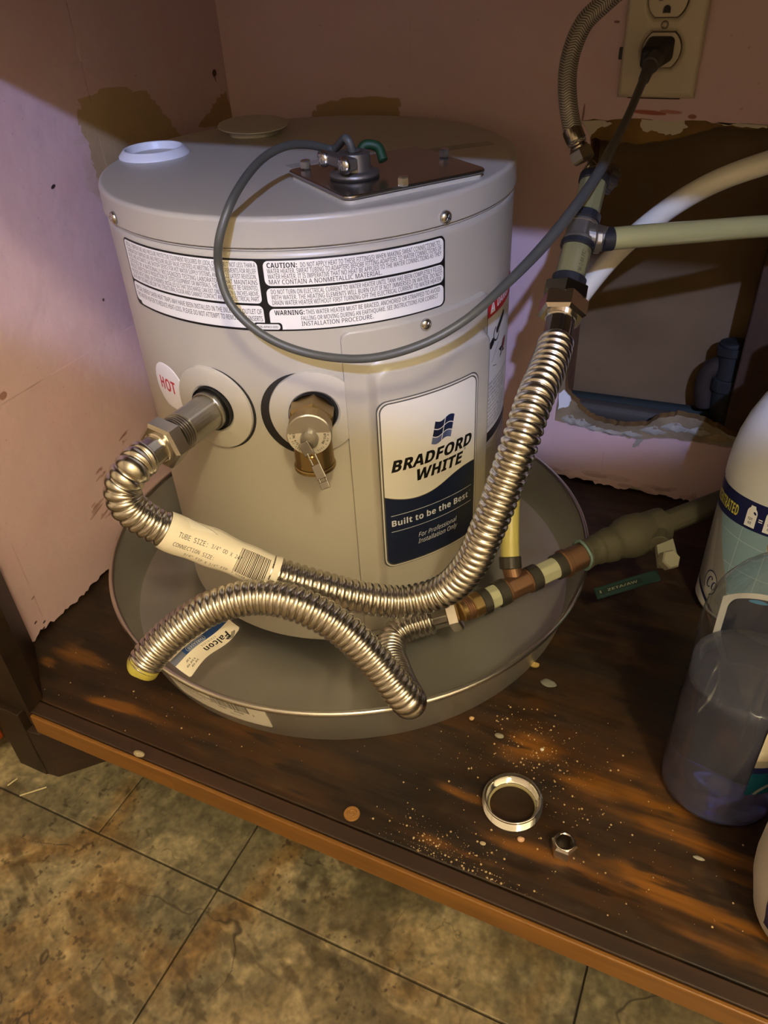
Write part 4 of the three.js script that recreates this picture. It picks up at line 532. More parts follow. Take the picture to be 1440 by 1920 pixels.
// ---------------------------------------------------------------- cold water line: valve, tee over the pan rim, plastic riser
{
  const t = thing('cold_water_line', [0.3245,0.0783,-0.0313], 'corroded ball valve with copper and plastic fittings crossing the pan rim, feeding a pale plastic riser', 'pipe');
  const A = V([0.1902,0.0748,0.1350]), B = V([0.2774,0.0800,0.0175]), d = B.clone().sub(A).normalize(), L = A.distanceTo(B), P = (f) => A.clone().addScaledVector(d, f * L);
  const f = (u, v) => V([0.2040,0.0765,0.1122]).sub(A).dot(d) / L;
  part('brass_adapter', mergeGeometries([rod(P(0.02), P(0.15), 0.0098, 32), rod(P(0.10), P(0.17), 0.0118, 32)]), brass, t);
  part('adapter_thread', turnTo(creased(lathe((() => { const q = [[0.009, 0]]; for (let i = 0; i < 5; i++) q.push([0.0100, 0.0003 + i * 0.002], [0.0107, 0.001 + i * 0.002], [0.0098, 0.0018 + i * 0.002]); q.push([0.009, 0.0105]); return q; })(), 32), 0.5), P(0.05), d), copper, t);
  part('crimp_ring', ringOn(P(0.165), P(0.225), 0.008, 0.0128), bronzeRing, t);
  part('pipe_length', rod(P(0.15), P(0.42), 0.0108, 32), pexCream, t);
  part('crimp_ring', ringOn(P(0.295), P(0.365), 0.008, 0.0128), bronzeRing, t);
  const ty = P(0.455), rise0 = V([0.2197,0.0894,0.0703]);
  part('tee', mergeGeometries([rod(P(0.36), P(0.56), 0.0112, 32), rod(P(0.365), P(0.382), 0.0124, 32), rod(P(0.535), P(0.552), 0.0124, 32), rod(ty, V([0.2196,0.0891,0.0682]), 0.0092, 28)]), copper, t, 'copper tee');
  part('crimp_ring', ringOn(P(0.552), P(0.625), 0.008, 0.0128), bronzeRing, t);
  part('pipe_length', rod(P(0.55), P(0.86), 0.0108, 32), pexCream, t);
  part('crimp_ring', ringOn(P(0.765), P(0.835), 0.008, 0.0126), bronzeRing, t);
  part('copper_elbow', mergeGeometries([rod(P(0.825), P(1.01), 0.0128, 32), rod(P(0.83), P(0.87), 0.0142, 32)]), copper, t);
  part('crimp_ring', ringOn(V([0.2204,0.0878,0.0714]), V([0.2172,0.0972,0.0651]), 0.006, 0.0106), bronzeRing, t);
  const riserCurve = curveOf([[0.2193,0.0911,0.0692], [0.2127,0.1159,0.0541], [0.2059,0.1445,0.0337], [0.2006,0.1810,0.0059], [0.2001,0.2221,-0.0259], [0.2090,0.2649,-0.0564], [0.2285,0.3021,-0.0754], [0.2529,0.3404,-0.0869], [0.2857,0.3767,-0.0912], [0.3215,0.4048,-0.0902], [0.3614,0.4238,-0.0897], [0.4030,0.4370,-0.0912], [0.55, 0.47, 0.0], [0.760, 0.48, -0.02]]);
  part('riser', sweep(riserCurve, 0.0089, { n: 200, seg: 28, t0: 0.21 }), pexWhite, t, 'pale translucent plastic riser bending away to the right');
  part('riser_base', sweep(riserCurve, 0.0089, { n: 50, seg: 28, t1: 0.212 }), phys([0.50, 0.44, 0.13], 0.32, 0, { clearcoat: 0.6, clearcoatRoughness: 0.15 }), t, 'yellowed lower length of the riser');
  // valve
  const E = V([0.3825,0.0800,-0.1117]), vd = E.clone().sub(B).normalize(), VL = B.distanceTo(E), Q = (s) => B.clone().addScaledVector(vd, s * VL);
  const body = lathe([[0, 0], [0.0145, 0], [0.0150, 0.002], [0.0138, 0.006], [0.0138, 0.012], [0.0152, 0.014], [0.0152, 0.018], [0.0148, 0.020], [0.0165, 0.023], [0.0175, 0.030], [0.0178, 0.034], [0.0160, 0.037], [0.0175, 0.041], [0.0215, 0.052], [0.0225, 0.062], [0.0205, 0.074], [0.0178, 0.080], [0.0185, 0.083], [0.0185, 0.098], [0.0160, 0.100], [0, 0.100]], 36); rough(body, 0.0006, 160);
  part('valve_body', turnTo(body, Q(0.01), vd), brassDull, t, 'crusted greenish brass valve body');
  part('solder_ring', turnTo(rough(new THREE.TorusGeometry(0.0142, 0.0016, 10, 40).rotateX(Math.PI / 2), 0.0007, 190), Q(0.0), vd), std([0.16, 0.24, 0.21], 0.7, 0.4), t, 'verdigris solder ring');
  part('inlet_pipe', rod(Q(0.62), Q(1.55), 0.0118, 28), brassDull, t);
  const s0 = Q(0.56), sd = V([0.3486,0.0835,-0.0053]).sub(s0).normalize();
  part('stem', rod(s0, s0.clone().addScaledVector(sd, 0.034), 0.0105, 20), brassDull, t);
  const hN = [[0.3424,0.0892,-0.0130], [0.3552,0.0907,-0.0268], [0.3625,0.0853,-0.0102], [0.3585,0.0789,0.0021], [0.3489,0.0802,0.0058]].map((p) => V(p)); const cN = hN.reduce((a, b) => a.add(b), V(0, 0, 0)).multiplyScalar(0.2);
  { const ve = [], n = hN[1].clone().sub(hN[0]).cross(hN[3].clone().sub(hN[0])).normalize().multiplyScalar(0.006); const shp = hN; const pos = []; const tri = (a, b, c) => pos.push(a.x, a.y, a.z, b.x, b.y, b.z, c.x, c.y, c.z); const o = shp.map((p) => p.clone().add(n)), cc = cN.clone().add(n); const c0 = shp.reduce((a, b) => a.add(b), V(0, 0, 0)).multiplyScalar(1 / shp.length).sub(hN[0].clone().multiplyScalar(0)); for (let i = 0; i < 5; i++) { const j = (i + 1) % 5; tri(cN, shp[i], shp[j]); tri(cc, o[j], o[i]); tri(shp[i], o[i], o[j]); tri(shp[i], o[j], shp[j]); } const g = new THREE.BufferGeometry(); g.setAttribute('position', new THREE.Float32BufferAttribute(pos, 3)); g.computeVertexNormals(); part('stem_plate', g, std([0.24, 0.23, 0.16], 0.7, 0.2), t); part('stem_nut', hexNut(V([0.3536,0.0832,0.0010]), V([0.3589,0.0921,0.0067]), 0.017, 0.2), std([0.26, 0.24, 0.17], 0.6, 0.4), t); }
  const l0 = V([0.3505,0.0610,-0.0032]), l1 = V([0.2963,0.0415,0.0258]), ld = l1.clone().sub(l0), LL = ld.length(); ld.normalize(); const lz = V(0, 0.75, 0.6).addScaledVector(ld, -V(0, 0.75, 0.6).dot(ld)).normalize(), lx = ld.clone().cross(lz); const hg = new RoundedBoxGeometry(0.012, LL, 0.004, 3, 0.0019).translate(0, LL / 2, 0); hg.applyMatrix4(new THREE.Matrix4().makeBasis(lx, ld, lz)).translate(l0.x, l0.y, l0.z);
  const lever = part('lever_handle', hg, std([0.003, 0.020, 0.017], 0.95), t, 'dark green lever handle');
  const lt = canvasTex(256, 64, (g) => { g.fillStyle = '#021713'; g.fillRect(0, 0, 256, 64); g.fillStyle = '#6d6b54'; g.font = 'bold 40px sans-serif'; g.fillText('ZETA/AW', 60, 46); g.fillRect(16, 14, 8, 34); });
  const o0 = l0.clone().addScaledVector(lz, 0.0022); part('handle_print', sheet(0.045, 0.0055, 0, 2, 2, (x, y) => o0.clone().addScaledVector(ld, LL * 0.62 - x).addScaledVector(lx, (lx.y > 0 ? 1 : -1) * y)), std(0xffffff, 0.95, 0, { map: lt }), lever);
}

// ---------------------------------------------------------------- pipes seen through the hole in the wall
{
  const t = thing('wall_cavity_pipe', [0.2739,0.0833,-0.2739], 'dull grey pipe lying across the bottom of the hole in the wall', 'pipe');
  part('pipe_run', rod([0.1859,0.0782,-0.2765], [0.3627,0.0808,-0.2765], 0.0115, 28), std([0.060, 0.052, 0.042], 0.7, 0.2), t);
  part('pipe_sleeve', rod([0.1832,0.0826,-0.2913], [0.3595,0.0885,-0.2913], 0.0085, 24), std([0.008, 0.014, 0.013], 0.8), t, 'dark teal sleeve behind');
}
{
  const t = thing('drain_trap', [0.3748,0.1537,-0.2782], 'dark blackened trap and elbow in the right end of the wall hole', 'drain pipe');
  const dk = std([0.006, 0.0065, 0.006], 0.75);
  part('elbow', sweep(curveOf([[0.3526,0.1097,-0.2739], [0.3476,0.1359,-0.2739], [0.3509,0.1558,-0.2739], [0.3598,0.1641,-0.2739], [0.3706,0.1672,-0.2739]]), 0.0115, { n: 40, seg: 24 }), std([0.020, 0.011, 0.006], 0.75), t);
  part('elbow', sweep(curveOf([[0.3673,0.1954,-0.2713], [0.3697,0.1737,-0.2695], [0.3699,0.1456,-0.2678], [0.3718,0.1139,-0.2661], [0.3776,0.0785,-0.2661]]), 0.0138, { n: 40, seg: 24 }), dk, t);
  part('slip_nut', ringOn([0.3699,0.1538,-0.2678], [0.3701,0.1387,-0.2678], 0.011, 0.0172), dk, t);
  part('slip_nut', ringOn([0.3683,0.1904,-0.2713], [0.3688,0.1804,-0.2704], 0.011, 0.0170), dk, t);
}

// ---------------------------------------------------------------- wall outlet and the heater's cord
{
  const ox = 0.2507, oy = 0.5045, z = ZB, t = thing('wall_outlet', [ox, oy - 0.057, z], 'ivory duplex wall outlet with plate, above the hole in the wall', 'outlet');
  const hw = 0.0348, hh = 0.0585, s = new THREE.Shape([[-hw, -hh], [hw, -hh], [hw, hh], [-hw, hh]].map(([x, y]) => new THREE.Vector2(x, y)));
  const face = (cy) => { const p = new THREE.Path(); const r = 0.0172, f = 0.0142, a = Math.acos(f / r); p.absarc(0, cy, r, Math.PI / 2 + a, Math.PI * 1.5 - a, false); p.absarc(0, cy, r, Math.PI * 1.5 + a, Math.PI * 2.5 - a, false); p.closePath(); return p; };
  s.holes.push(face(-0.0195), face(0.0195));
  part('cover_plate', new THREE.ExtrudeGeometry(s, { depth: 0.002, bevelEnabled: true, bevelThickness: 0.0035, bevelSize: 0.0045, bevelOffset: -0.0045, bevelSegments: 5, curveSegments: 20 }).translate(ox, oy, z + 0.0028), ivory, t);
  for (const cy of [-0.0195, 0.0195]) {
    const fs = new THREE.Shape(face(cy).getPoints(24)); const slot = (x, w, h) => { const q = new THREE.Path([[x - w, cy + 0.0035 - h], [x + w, cy + 0.0035 - h], [x + w, cy + 0.0035 + h], [x - w, cy + 0.0035 + h]].map(([a, b]) => new THREE.Vector2(a, b))); fs.holes.push(q); };
    slot(-0.0062, 0.0010, 0.0042); slot(0.0062, 0.0008, 0.0034); const gr = new THREE.Path(); gr.absarc(0, cy - 0.0078, 0.0026, Math.PI, 0, true); gr.lineTo(0.0026, cy - 0.0100); gr.lineTo(-0.0026, cy - 0.0100); gr.closePath(); fs.holes.push(gr);
    part('receptacle', new THREE.ExtrudeGeometry(fs, { depth: 0.006, bevelEnabled: true, bevelThickness: 0.0006, bevelSize: 0.0007, bevelOffset: -0.0012, bevelSegments: 2, curveSegments: 20 }).translate(ox, oy, z + 0.0022), ivory, t);
    part('slot_back', new THREE.BoxGeometry(0.03, 0.026, 0.0015).translate(ox, oy + cy, z + 0.0026), blackPlastic, t);
  }
  part('plate_screw', screwGeo(V(ox, oy, z + 0.0075), V(0, 0, 1), 0.0034), std([0.34, 0.29, 0.2], 0.4, 0.7), t);
  part('box_ear', rbox(ox - hw - 0.0035, ox - hw + 0.002, oy - 0.028, oy - 0.018, z + 0.0002, z + 0.003, 0.0008), blackPlastic, t);
  part('paint_gap', rbox(ox - 0.026, ox + 0.022, oy - hh - 0.0018, oy - hh + 0.004, z + 0.0001, z + 0.0012, 0.0004), std([0.07, 0.04, 0.03], 0.8), t);
}
{
  const t = thing('power_cord', [0.2468,0.4712,-0.1749], 'grey power cord looping from the wall outlet across the heater front to its lid', 'cord');
  const top = [0.0834,0.4391,0.0784];
  const pts = [[top[0], HT + 0.0135, top[2]], [top[0] - 0.0003, HT + 0.0225, top[2]], [top[0] - 0.004, HT + 0.0325, top[2] + 0.001], [0.0588,0.4520,0.0644], [0.0494,0.4576,0.0790], [0.0432,0.4619,0.1028], [0.0395,0.4601,0.1268], [0.0406,0.4535,0.1560], [0.0424,0.4408,0.1840], [0.0378,0.4218,0.1949], [0.0328,0.4027,0.1939], [0.0422,0.3832,0.2019], [0.0555,0.3691,0.2033], [0.0754,0.3567,0.2012], [0.1029,0.3479,0.1948], [0.1411,0.3480,0.1877], [0.1749,0.3569,0.1729], [0.1984,0.3691,0.1534], [0.2162,0.3841,0.1173], [0.2305,0.3995,0.0778], [0.2405,0.4147,0.0394], [0.2465,0.4281,-0.0051], [0.2479,0.4407,-0.0528], [0.2483,0.4534,-0.1025], [0.2476,0.4674,-0.1503], [0.2481,0.4754,-0.1742]];
  const c = curveOf(pts), L = c.getLength();
  part('cable', sweep(c, (s) => { const f = s / L; return 0.0030 + 0.0011 * step(0.55, 0.68, f) - 0.0008 * step(0.80, 0.88, f) + 0.0004 * step(0.9, 1, f); }, { n: 420, seg: 20 }), cordGrey, t);
  const e = V([0.2481,0.4754,-0.1742]), z0 = ZB + 0.0085, pc = V(0.2507, 0.5045 - 0.0195, z0), out = V([0.2487,0.4845,-0.2064]);
  part('strain_relief', sweep(curveOf([[0.2474,0.4692,-0.1602], [0.2478,0.4741,-0.1718], [0.2480,0.4816,-0.1963]]), (s, S) => 0.0046 + 0.0020 * s / S, { n: 20, seg: 20 }), std([0.055, 0.055, 0.05], 0.5), t);
  const body = rbox(-0.0125, 0.0125, -0.0105, 0.0105, 0, 0.026, 0.005, 4); const bp = body.attributes.position; for (let i = 0; i < bp.count; i++) { const k = bp.getZ(i) / 0.026; bp.setXYZ(i, bp.getX(i) * (1 - 0.28 * k) - 0.005 * k, bp.getY(i) * (1 - 0.2 * k) - 0.006 * k, bp.getZ(i)); } body.computeVertexNormals();
  const plug = part('plug', body.translate(pc.x, pc.y + 0.002, pc.z), blackPlastic, t, 'black moulded plug');
  for (const x of [-0.0062, 0.0062]) part('prong', rbox(pc.x + x - 0.0006, pc.x + x + 0.0006, pc.y, pc.y + 0.006, ZB + 0.004, pc.z + 0.002, 0.0003), brass, plug);
  part('plug_neck', sweep(new THREE.CatmullRomCurve3([V(pc.x - 0.0035, pc.y - 0.003, pc.z + 0.018), V([0.2491,0.4838,-0.2048]), V([0.2478,0.4770,-0.1803])]), (s, S) => 0.0095 - 0.0022 * s / S, { n: 20, seg: 20 }), std([0.05, 0.048, 0.044], 0.5), t);
}

// ---------------------------------------------------------------- bottles on the right
const ovalPatch = (c, rx, rz, a0, a1, y0, y1, lift, nx, ny, f) => { const w = 1, h = y1 - y0; return sheet(w, h, 0, nx, ny, (x, y, e) => { const a = (a0 + (a1 - a0) * (x + 0.5)) * RAD, yy = y + (y0 + y1) / 2, k = f ? f(yy) : 1; return V(c[0] + (rx * k + lift) * Math.sin(a), yy, c[2] + (rz * k + lift) * Math.cos(a)); }, 0); };
{
  const c = [0.4530, 0, -0.060], rx = 0.0655, rz = 0.047, t = thing('bleach_jug', [c[0], 0.0004, c[2]], 'white plastic jug with pale blue label and navy band, against the back wall', 'jug');
  const prof = [[0, 0.0006], [0.90, 0.0006], [0.965, 0.004], [1.0, 0.012], [1.0, 0.156], [1.012, 0.159], [1.012, 0.172], [1.0, 0.186], [0.965, 0.203], [0.89, 0.222], [0.78, 0.240], [0.62, 0.258], [0.45, 0.272], [0.34, 0.281], [0.30, 0.288], [0.30, 0.300], [0, 0.300]];
  const g = lathe(prof, 72), p = g.attributes.position; for (let i = 0; i < p.count; i++) { p.setX(i, p.getX(i) * rx); p.setZ(i, p.getZ(i) * rz); } g.computeVertexNormals();
  const body = part('body', g.translate(c[0], 0, c[2]), phys([0.66, 0.68, 0.70], 0.42, 0, { clearcoat: 0.2, clearcoatRoughness: 0.35 }), t);
  part('screw_cap', creased(lathe([[0, 0.286], [0.023, 0.286], [0.024, 0.288], [0.0235, 0.312], [0.0215, 0.314], [0, 0.314]], 40), 0.6).translate(c[0], 0, c[2]), std([0.03, 0.06, 0.25], 0.4), t);
  part('grip', sweep(curveOf([[c[0] + 0.030, 0.275, c[2]], [c[0] + 0.062, 0.262, c[2]], [c[0] + 0.082, 0.225, c[2]], [c[0] + 0.074, 0.180, c[2]], [c[0] + 0.058, 0.165, c[2]]]), 0.0115, { n: 40, seg: 20 }), std([0.66, 0.68, 0.70], 0.42), t);
  const lab = canvasTex(1600, 1024, (g, W, H) => {
    g.fillStyle = '#84a3b3'; g.fillRect(0, 0, W, H); const gx = (a) => (a + 130) / 160 * W;
    g.strokeStyle = '#b5c6ce'; g.lineWidth = 5; for (const y of [330, 560, 790]) { g.beginPath(); g.moveTo(gx(-58), y - 30); g.quadraticCurveTo(gx(-20), y + 20, gx(30), y + 40); g.stroke(); } for (const a of [-38, -14, 12]) { g.beginPath(); g.moveTo(gx(a), 215); g.lineTo(gx(a) - 30, H); g.stroke(); }
    g.fillStyle = '#8f8d8b'; g.beginPath(); g.moveTo(0, 215); g.lineTo(gx(-66), 215); g.quadraticCurveTo(gx(-56), 420, gx(-42), 640); g.lineTo(gx(-26), H); g.lineTo(0, H); g.fill(); g.fillStyle = '#a3a09e'; g.beginPath(); g.moveTo(gx(-74), 300); g.lineTo(gx(-68), 300); g.lineTo(gx(-48), H); g.lineTo(gx(-62), H); g.fill();
    g.fillStyle = '#6d8a9b'; g.beginPath(); g.moveTo(0, 215); g.lineTo(gx(-84), 215); g.quadraticCurveTo(gx(-88), 500, gx(-104), 860); g.lineTo(0, 860); g.fill();
    g.fillStyle = '#10184f'; g.fillRect(0, 0, W, 215); g.fillStyle = '#d9d24a'; g.font = 'bold 104px sans-serif'; g.textAlign = 'right'; g.save(); g.translate(gx(-46), 165); g.scale(0.62, 1.1); g.fillText('CONCENTRATED', 0, 0); g.restore(); g.textAlign = 'left';
    const jug = (x, w, top, s) => { g.fillStyle = '#eceef2'; g.beginPath(); g.moveTo(x, top + 60); g.quadraticCurveTo(x, top + 30, x + w * 0.25, top + 15); g.lineTo(x + w * 0.25, top); g.lineTo(x + w * 0.7, top); g.lineTo(x + w * 0.75, top + 18); g.quadraticCurveTo(x + w, top + 35, x + w, top + 65); g.lineTo(x + w, 195); g.lineTo(x, 195); g.fill(); g.fillStyle = '#10184f'; g.beginPath(); g.ellipse(x + w * 0.75, top + 52, w * 0.16, 9, 0.6, 0, 7); g.fill(); g.font = 'bold 26px sans-serif'; g.fillText(s, x + w * 0.2, 140); g.fillText('OZ', x + w * 0.28, 172); };
    jug(gx(-38), 92, 30, '121'); g.fillStyle = '#eceef2'; g.fillRect(gx(-27), 110, 34, 8); g.fillRect(gx(-27), 126, 34, 8); jug(gx(-22), 112, 12, '182');
    g.strokeStyle = '#10184f'; g.save(); g.translate(gx(-56), 800); g.scale(1.25, 1.55); g.fillStyle = '#b9b7b4'; g.beginPath(); g.ellipse(0, 0, 74, 70, 0, 0, 7); g.fill(); g.lineWidth = 8; g.beginPath(); g.ellipse(0, 0, 72, 66, 0, 2.4, 7.6); g.stroke(); g.fillStyle = '#10184f'; g.font = 'italic bold 92px serif'; g.fillText('Co', -50, 30); g.restore();
    g.fillStyle = '#dcdcdc'; g.beginPath(); g.moveTo(0, 830); g.quadraticCurveTo(gx(-72), 850, gx(-44), H); g.lineTo(0, H); g.fill(); g.strokeStyle = '#10184f'; g.lineWidth = 34; g.beginPath(); g.moveTo(0, 815); g.quadraticCurveTo(gx(-72), 835, gx(-44), H + 10); g.stroke();
  });
  part('printed_label', ovalPatch(c, rx, rz, -130, 30, 0.010, 0.1555, 0.0005, 60, 8), std(0xffffff, 0.42, 0, { map: lab }), body, 'pale blue printed label with navy band');
}
{
  const c = [0.4335, 0, 0.1715], r = 0.0452, kz = 0.95, t = thing('detergent_bottle', [c[0], 0.0004, c[2]], 'clear plastic bottle half full of blue liquid, near the shelf front', 'bottle');
  const oval = (pr, seg = 72) => { const g = lathe(pr, seg), p = g.attributes.position; for (let i = 0; i < p.count; i++) { const y = p.getY(i), x = p.getX(i), z = p.getZ(i), a = Math.atan2(x, z), rad = Math.hypot(x, z), dim = rad > 0.02 ? 0.0035 * Math.exp(-(((y - 0.082) / 0.03) ** 2)) * Math.exp(-(((((a + 0.35 + Math.PI) % (2 * Math.PI)) - Math.PI) / 0.4) ** 2)) : 0, k = rad > 0 ? (rad - dim) / rad : 1; p.setXYZ(i, x * k, y, z * k * kz); } g.computeVertexNormals(); return g.translate(c[0], 0, c[2]); };
  const outer = [[0, 0.003], [r * 0.6, 0.0012], [r * 0.9, 0.0008], [r * 0.985, 0.004], [r, 0.011], [r * 0.995, 0.020], [r * 0.975, 0.026], [r * 0.985, 0.032], [r, 0.04], [r, 0.06], [r, 0.082], [r, 0.105], [r * 0.985, 0.125], [r * 0.99, 0.15], [r, 0.172], [r * 0.985, 0.186], [r * 0.93, 0.200], [r * 0.82, 0.213], [r * 0.66, 0.225], [r * 0.5, 0.234], [r * 0.36, 0.241], [0.0140, 0.246], [0.0138, 0.252], [0, 0.252]];
  const shell = part('shell', oval(outer), phys([0.86, 0.88, 0.90], 0.06, 0, { transmission: 1, thickness: 0, ior: 1.5, bumpMap: tex(128, 128, (u, v) => { const q = fbm(u * 7, v * 4, 3); return [q, q, q]; }, false), bumpScale: 0.006 }), t, 'clear plastic shell');
  const lvl = 0.139, inner = [[0, 0.0042]]; for (const [x, y] of outer.slice(1, -1)) if (y < lvl) inner.push([x - 0.0012, Math.max(y, 0.0042)]); inner.push([r * 0.985 - 0.0012, lvl], [0, lvl]);
  part('liquid', oval(inner), phys([0.46, 0.47, 0.62], 0.04, 0, { transmission: 0.84, thickness: 0.08, ior: 1.33, attenuationColor: lin(0.42, 0.43, 0.64), attenuationDistance: 0.06 }), t, 'blue washing-up liquid');
  part('cap', creased(lathe([[0, 0.2485], [0.0165, 0.2485], [0.0172, 0.250], [0.0168, 0.268], [0.0145, 0.272], [0.0085, 0.274], [0.0075, 0.288], [0, 0.289]], 40), 0.6).translate(c[0], 0, c[2]), std([0.62, 0.52, 0.38], 0.4), t, 'cream cap');
  const lab = canvasTex(512, 512, (g, W, H) => { g.fillStyle = '#e6d9bd'; g.fillRect(0, 0, W, H); g.fillStyle = '#f0e6cf'; g.fillRect(0, 180, W, 60); g.fillStyle = '#b9b2a2'; g.fillRect(0, 250, W, 60); g.fillStyle = '#1a1f5a'; g.fillRect(0, 300, W, 60); g.fillStyle = '#0e5a74'; g.fillRect(0, 345, W, 170); g.strokeStyle = '#9aa0a0'; g.lineWidth = 26; g.beginPath(); g.moveTo(70, H); g.quadraticCurveTo(120, 430, W, 380); g.stroke(); g.fillStyle = '#26388f'; g.font = 'bold 120px sans-serif'; g.fillText('D', 180, 150); });
  part('front_label', ovalPatch(c, r, r * kz, 19, 80, 0.050, 0.130, 0.0007, 24, 6), std(0xffffff, 0.4, 0, { map: lab }), shell, 'cream and teal front label');
  const back = canvasTex(512, 512, (g, W, H) => { g.fillStyle = '#c9c6c6'; g.fillRect(0, 0, W, H); g.fillStyle = '#1b2036'; g.beginPath(); g.roundRect(60, 40, W - 90, H - 60, 60); g.fill(); g.fillStyle = '#3f7fae'; g.beginPath(); g.ellipse(250, 62, 60, 14, 0.1, 0, 7); g.fill(); });
  part('back_label', ovalPatch(c, r, r * kz, 226, 150, 0.108, 0.176, -0.0008, 24, 6), std(0xffffff, 0.45, 0, { map: back, side: THREE.DoubleSide }), shell, 'dark label on the far side');
}
{
  const c = [0.5085, 0, 0.262], t = thing('cleaner_bottle', [c[0], 0.0004, c[2]], 'white bottle with navy label, cut off by the right edge at the shelf front', 'bottle');
  const body = part('body', lathe([[0, 0.0006], [0.034, 0.0006], [0.0385, 0.003], [0.0405, 0.008], [0.0435, 0.022], [0.0475, 0.040], [0.049, 0.055], [0.049, 0.10], [0.047, 0.13], [0.040, 0.155], [0.028, 0.175], [0.015, 0.187], [0.0135, 0.20], [0, 0.20]], 64).translate(c[0], 0, c[2]), phys([0.60, 0.57, 0.54], 0.42, 0, { clearcoat: 0.2, clearcoatRoughness: 0.3 }), t);
  part('printed_label', ovalPatch(c, 1, 1, -52, 130, 0.020, 0.085, 0.0006, 50, 20, (y) => 0.0435 + 0.0055 * step(0.018, 0.055, y)), std([0.012, 0.018, 0.10], 0.42), body, 'navy label');
  part('cap', creased(lathe([[0, 0.196], [0.0165, 0.196], [0.0165, 0.222], [0.014, 0.225], [0, 0.225]], 36), 0.6).translate(c[0], 0, c[2]), whitePlastic, t);
}

// ---------------------------------------------------------------- small things on the shelf
{
  const c = [0.2846,0.0000,0.2584], t = thing('threaded_ring', c, 'large nickel-coloured threaded ring lying flat on the wooden shelf', 'ring');
  const ro = 0.0242, ri = 0.0196, th = [[ri, 0.0004], [ro - 0.001, 0.0004], [ro, 0.0012], [ro, 0.0030], [ro - 0.0006, 0.0036]]; for (let i = 0; i < 4; i++) th.push([ro - 0.0005, 0.0040 + i * 0.0018], [ro + 0.0003, 0.0048 + i * 0.0018], [ro - 0.0008, 0.0055 + i * 0.0018]); th.push([ro - 0.0008, 0.0126], [ro - 0.0012, 0.0130], [ro - 0.0020, 0.0129]); for (let i = 4; i >= 0; i--) th.push([ri + 0.0022, 0.0048 + i * 0.0017], [ri + 0.0012 + i * 0.0002, 0.0040 + i * 0.0017]); th.push([ri, 0.0034], [ri, 0.0004]);
  part('ring_body', creased(lathe(th, 90), 0.5).translate(...c), phys([0.70, 0.68, 0.62], 0.22, 1), t);
  part('rubber_washer', lathe([[ri - 0.0012, 0.0005], [ri, 0.0005], [ri + 0.0002, 0.0036], [ri - 0.0012, 0.0034], [ri - 0.0012, 0.0005]], 60).translate(...c), std([0.36, 0.30, 0.16], 0.6), t, 'tan washer inside');
}
{
  const c = [0.3330,0.0000,0.2806], t = thing('hex_nut', c, 'small bright hex nut standing on the shelf in front of the large ring', 'nut');
  const g = hexNut([0, 0.0004, 0], [0, 0.0145, 0], 0.0178, 0.52, 0.0066); part('nut_body', g.translate(...c), chrome, t);
  part('nut_lip', ringOn([c[0], 0.0143, c[2]], [c[0], 0.0156, c[2]], 0.0066, 0.0080, 32), chrome, t);
}
{
  const c = [0.1659,0.0000,0.3169], t = thing('plastic_plug', c, 'small amber plastic screw plug lying near the front edge of the shelf', 'plug');
  const am = phys([0.30, 0.14, 0.035], 0.35, 0, { clearcoat: 0.5 });
  part('disc', creased(lathe([[0, 0.0002], [0.0066, 0.0002], [0.0068, 0.001], [0.0062, 0.0022], [0.0044, 0.0026], [0.0040, 0.0016], [0, 0.0016]], 36), 0.6).translate(...c), am, t);
  part('spiral', sweep(curveOf(Array.from({ length: 14 }, (_, i) => [c[0] + Math.cos(i * 0.55) * (0.0012 + i * 0.0002), 0.0022, c[2] + Math.sin(i * 0.55) * (0.0012 + i * 0.0002)])), 0.0006, { n: 60, seg: 8 }), am, t);
}
const crumb = (name, p, s, mat, label, cat, group) => solo(name, rough(new THREE.IcosahedronGeometry(1, 2).scale(...s), Math.min(...s) * 0.45, 0.35 / Math.min(...s)).translate(0, s[1] * 0.92, 0), mat, p, label, cat, group);
crumb('plaster_chip', [0.2776,0.0000,0.1207], [0.0080, 0.0016, 0.0050], std([0.15, 0.145, 0.12], 0.9), 'flat grey plaster chip on the dark shelf right of the pan', 'chip');
crumb('wood_chip', [0.2584,0.0000,0.1047], [0.0065, 0.0030, 0.0035], std([0.36, 0.24, 0.07], 0.7), 'yellowish wood chip touching the pan at its right front', 'chip');
crumb('plaster_crumb', [-0.0363,0.0000,0.3399], [0.0065, 0.0026, 0.0034], std([0.34, 0.27, 0.17], 0.9), 'pale plaster crumb on the shelf front edge at the left', 'crumb');
crumb('pellet', [0.2242,0.0000,0.1879], [0.0026, 0.0016, 0.0024], std([0.55, 0.34, 0.16], 0.6), 'orange pellet on the shelf just in front of the pan', 'pellet');
crumb('pellet', [0.2998,0.0000,0.2847], [0.0034, 0.0018, 0.0026], std([0.60, 0.36, 0.22], 0.6), 'pinkish pellet right in front of the large threaded ring', 'pellet');
crumb('pellet', [0.2923,0.0000,0.1958], [0.0020, 0.0014, 0.0018], std([0.62, 0.55, 0.45], 0.6), 'cream pellet between the pan and the large threaded ring', 'pellet');
crumb('paint_flake', [0.4294,0.0000,0.2454], [0.0045, 0.0007, 0.0018], std([0.32, 0.29, 0.23], 0.7), 'greyish paint flake on the shelf in front of the clear bottle', 'flake');
crumb('plaster_crumb', [0.2733,0.0000,0.2994], [0.0028, 0.0012, 0.0018], std([0.42, 0.34, 0.22], 0.9), 'pale crumb left of the pinkish pellet on the shelf', 'crumb');
crumb('plaster_crumb', [0.2535,0.0000,0.1967], [0.0048, 0.0018, 0.0028], std([0.26, 0.23, 0.17], 0.9), 'greyish crumb on the shelf between pan and ring', 'crumb');
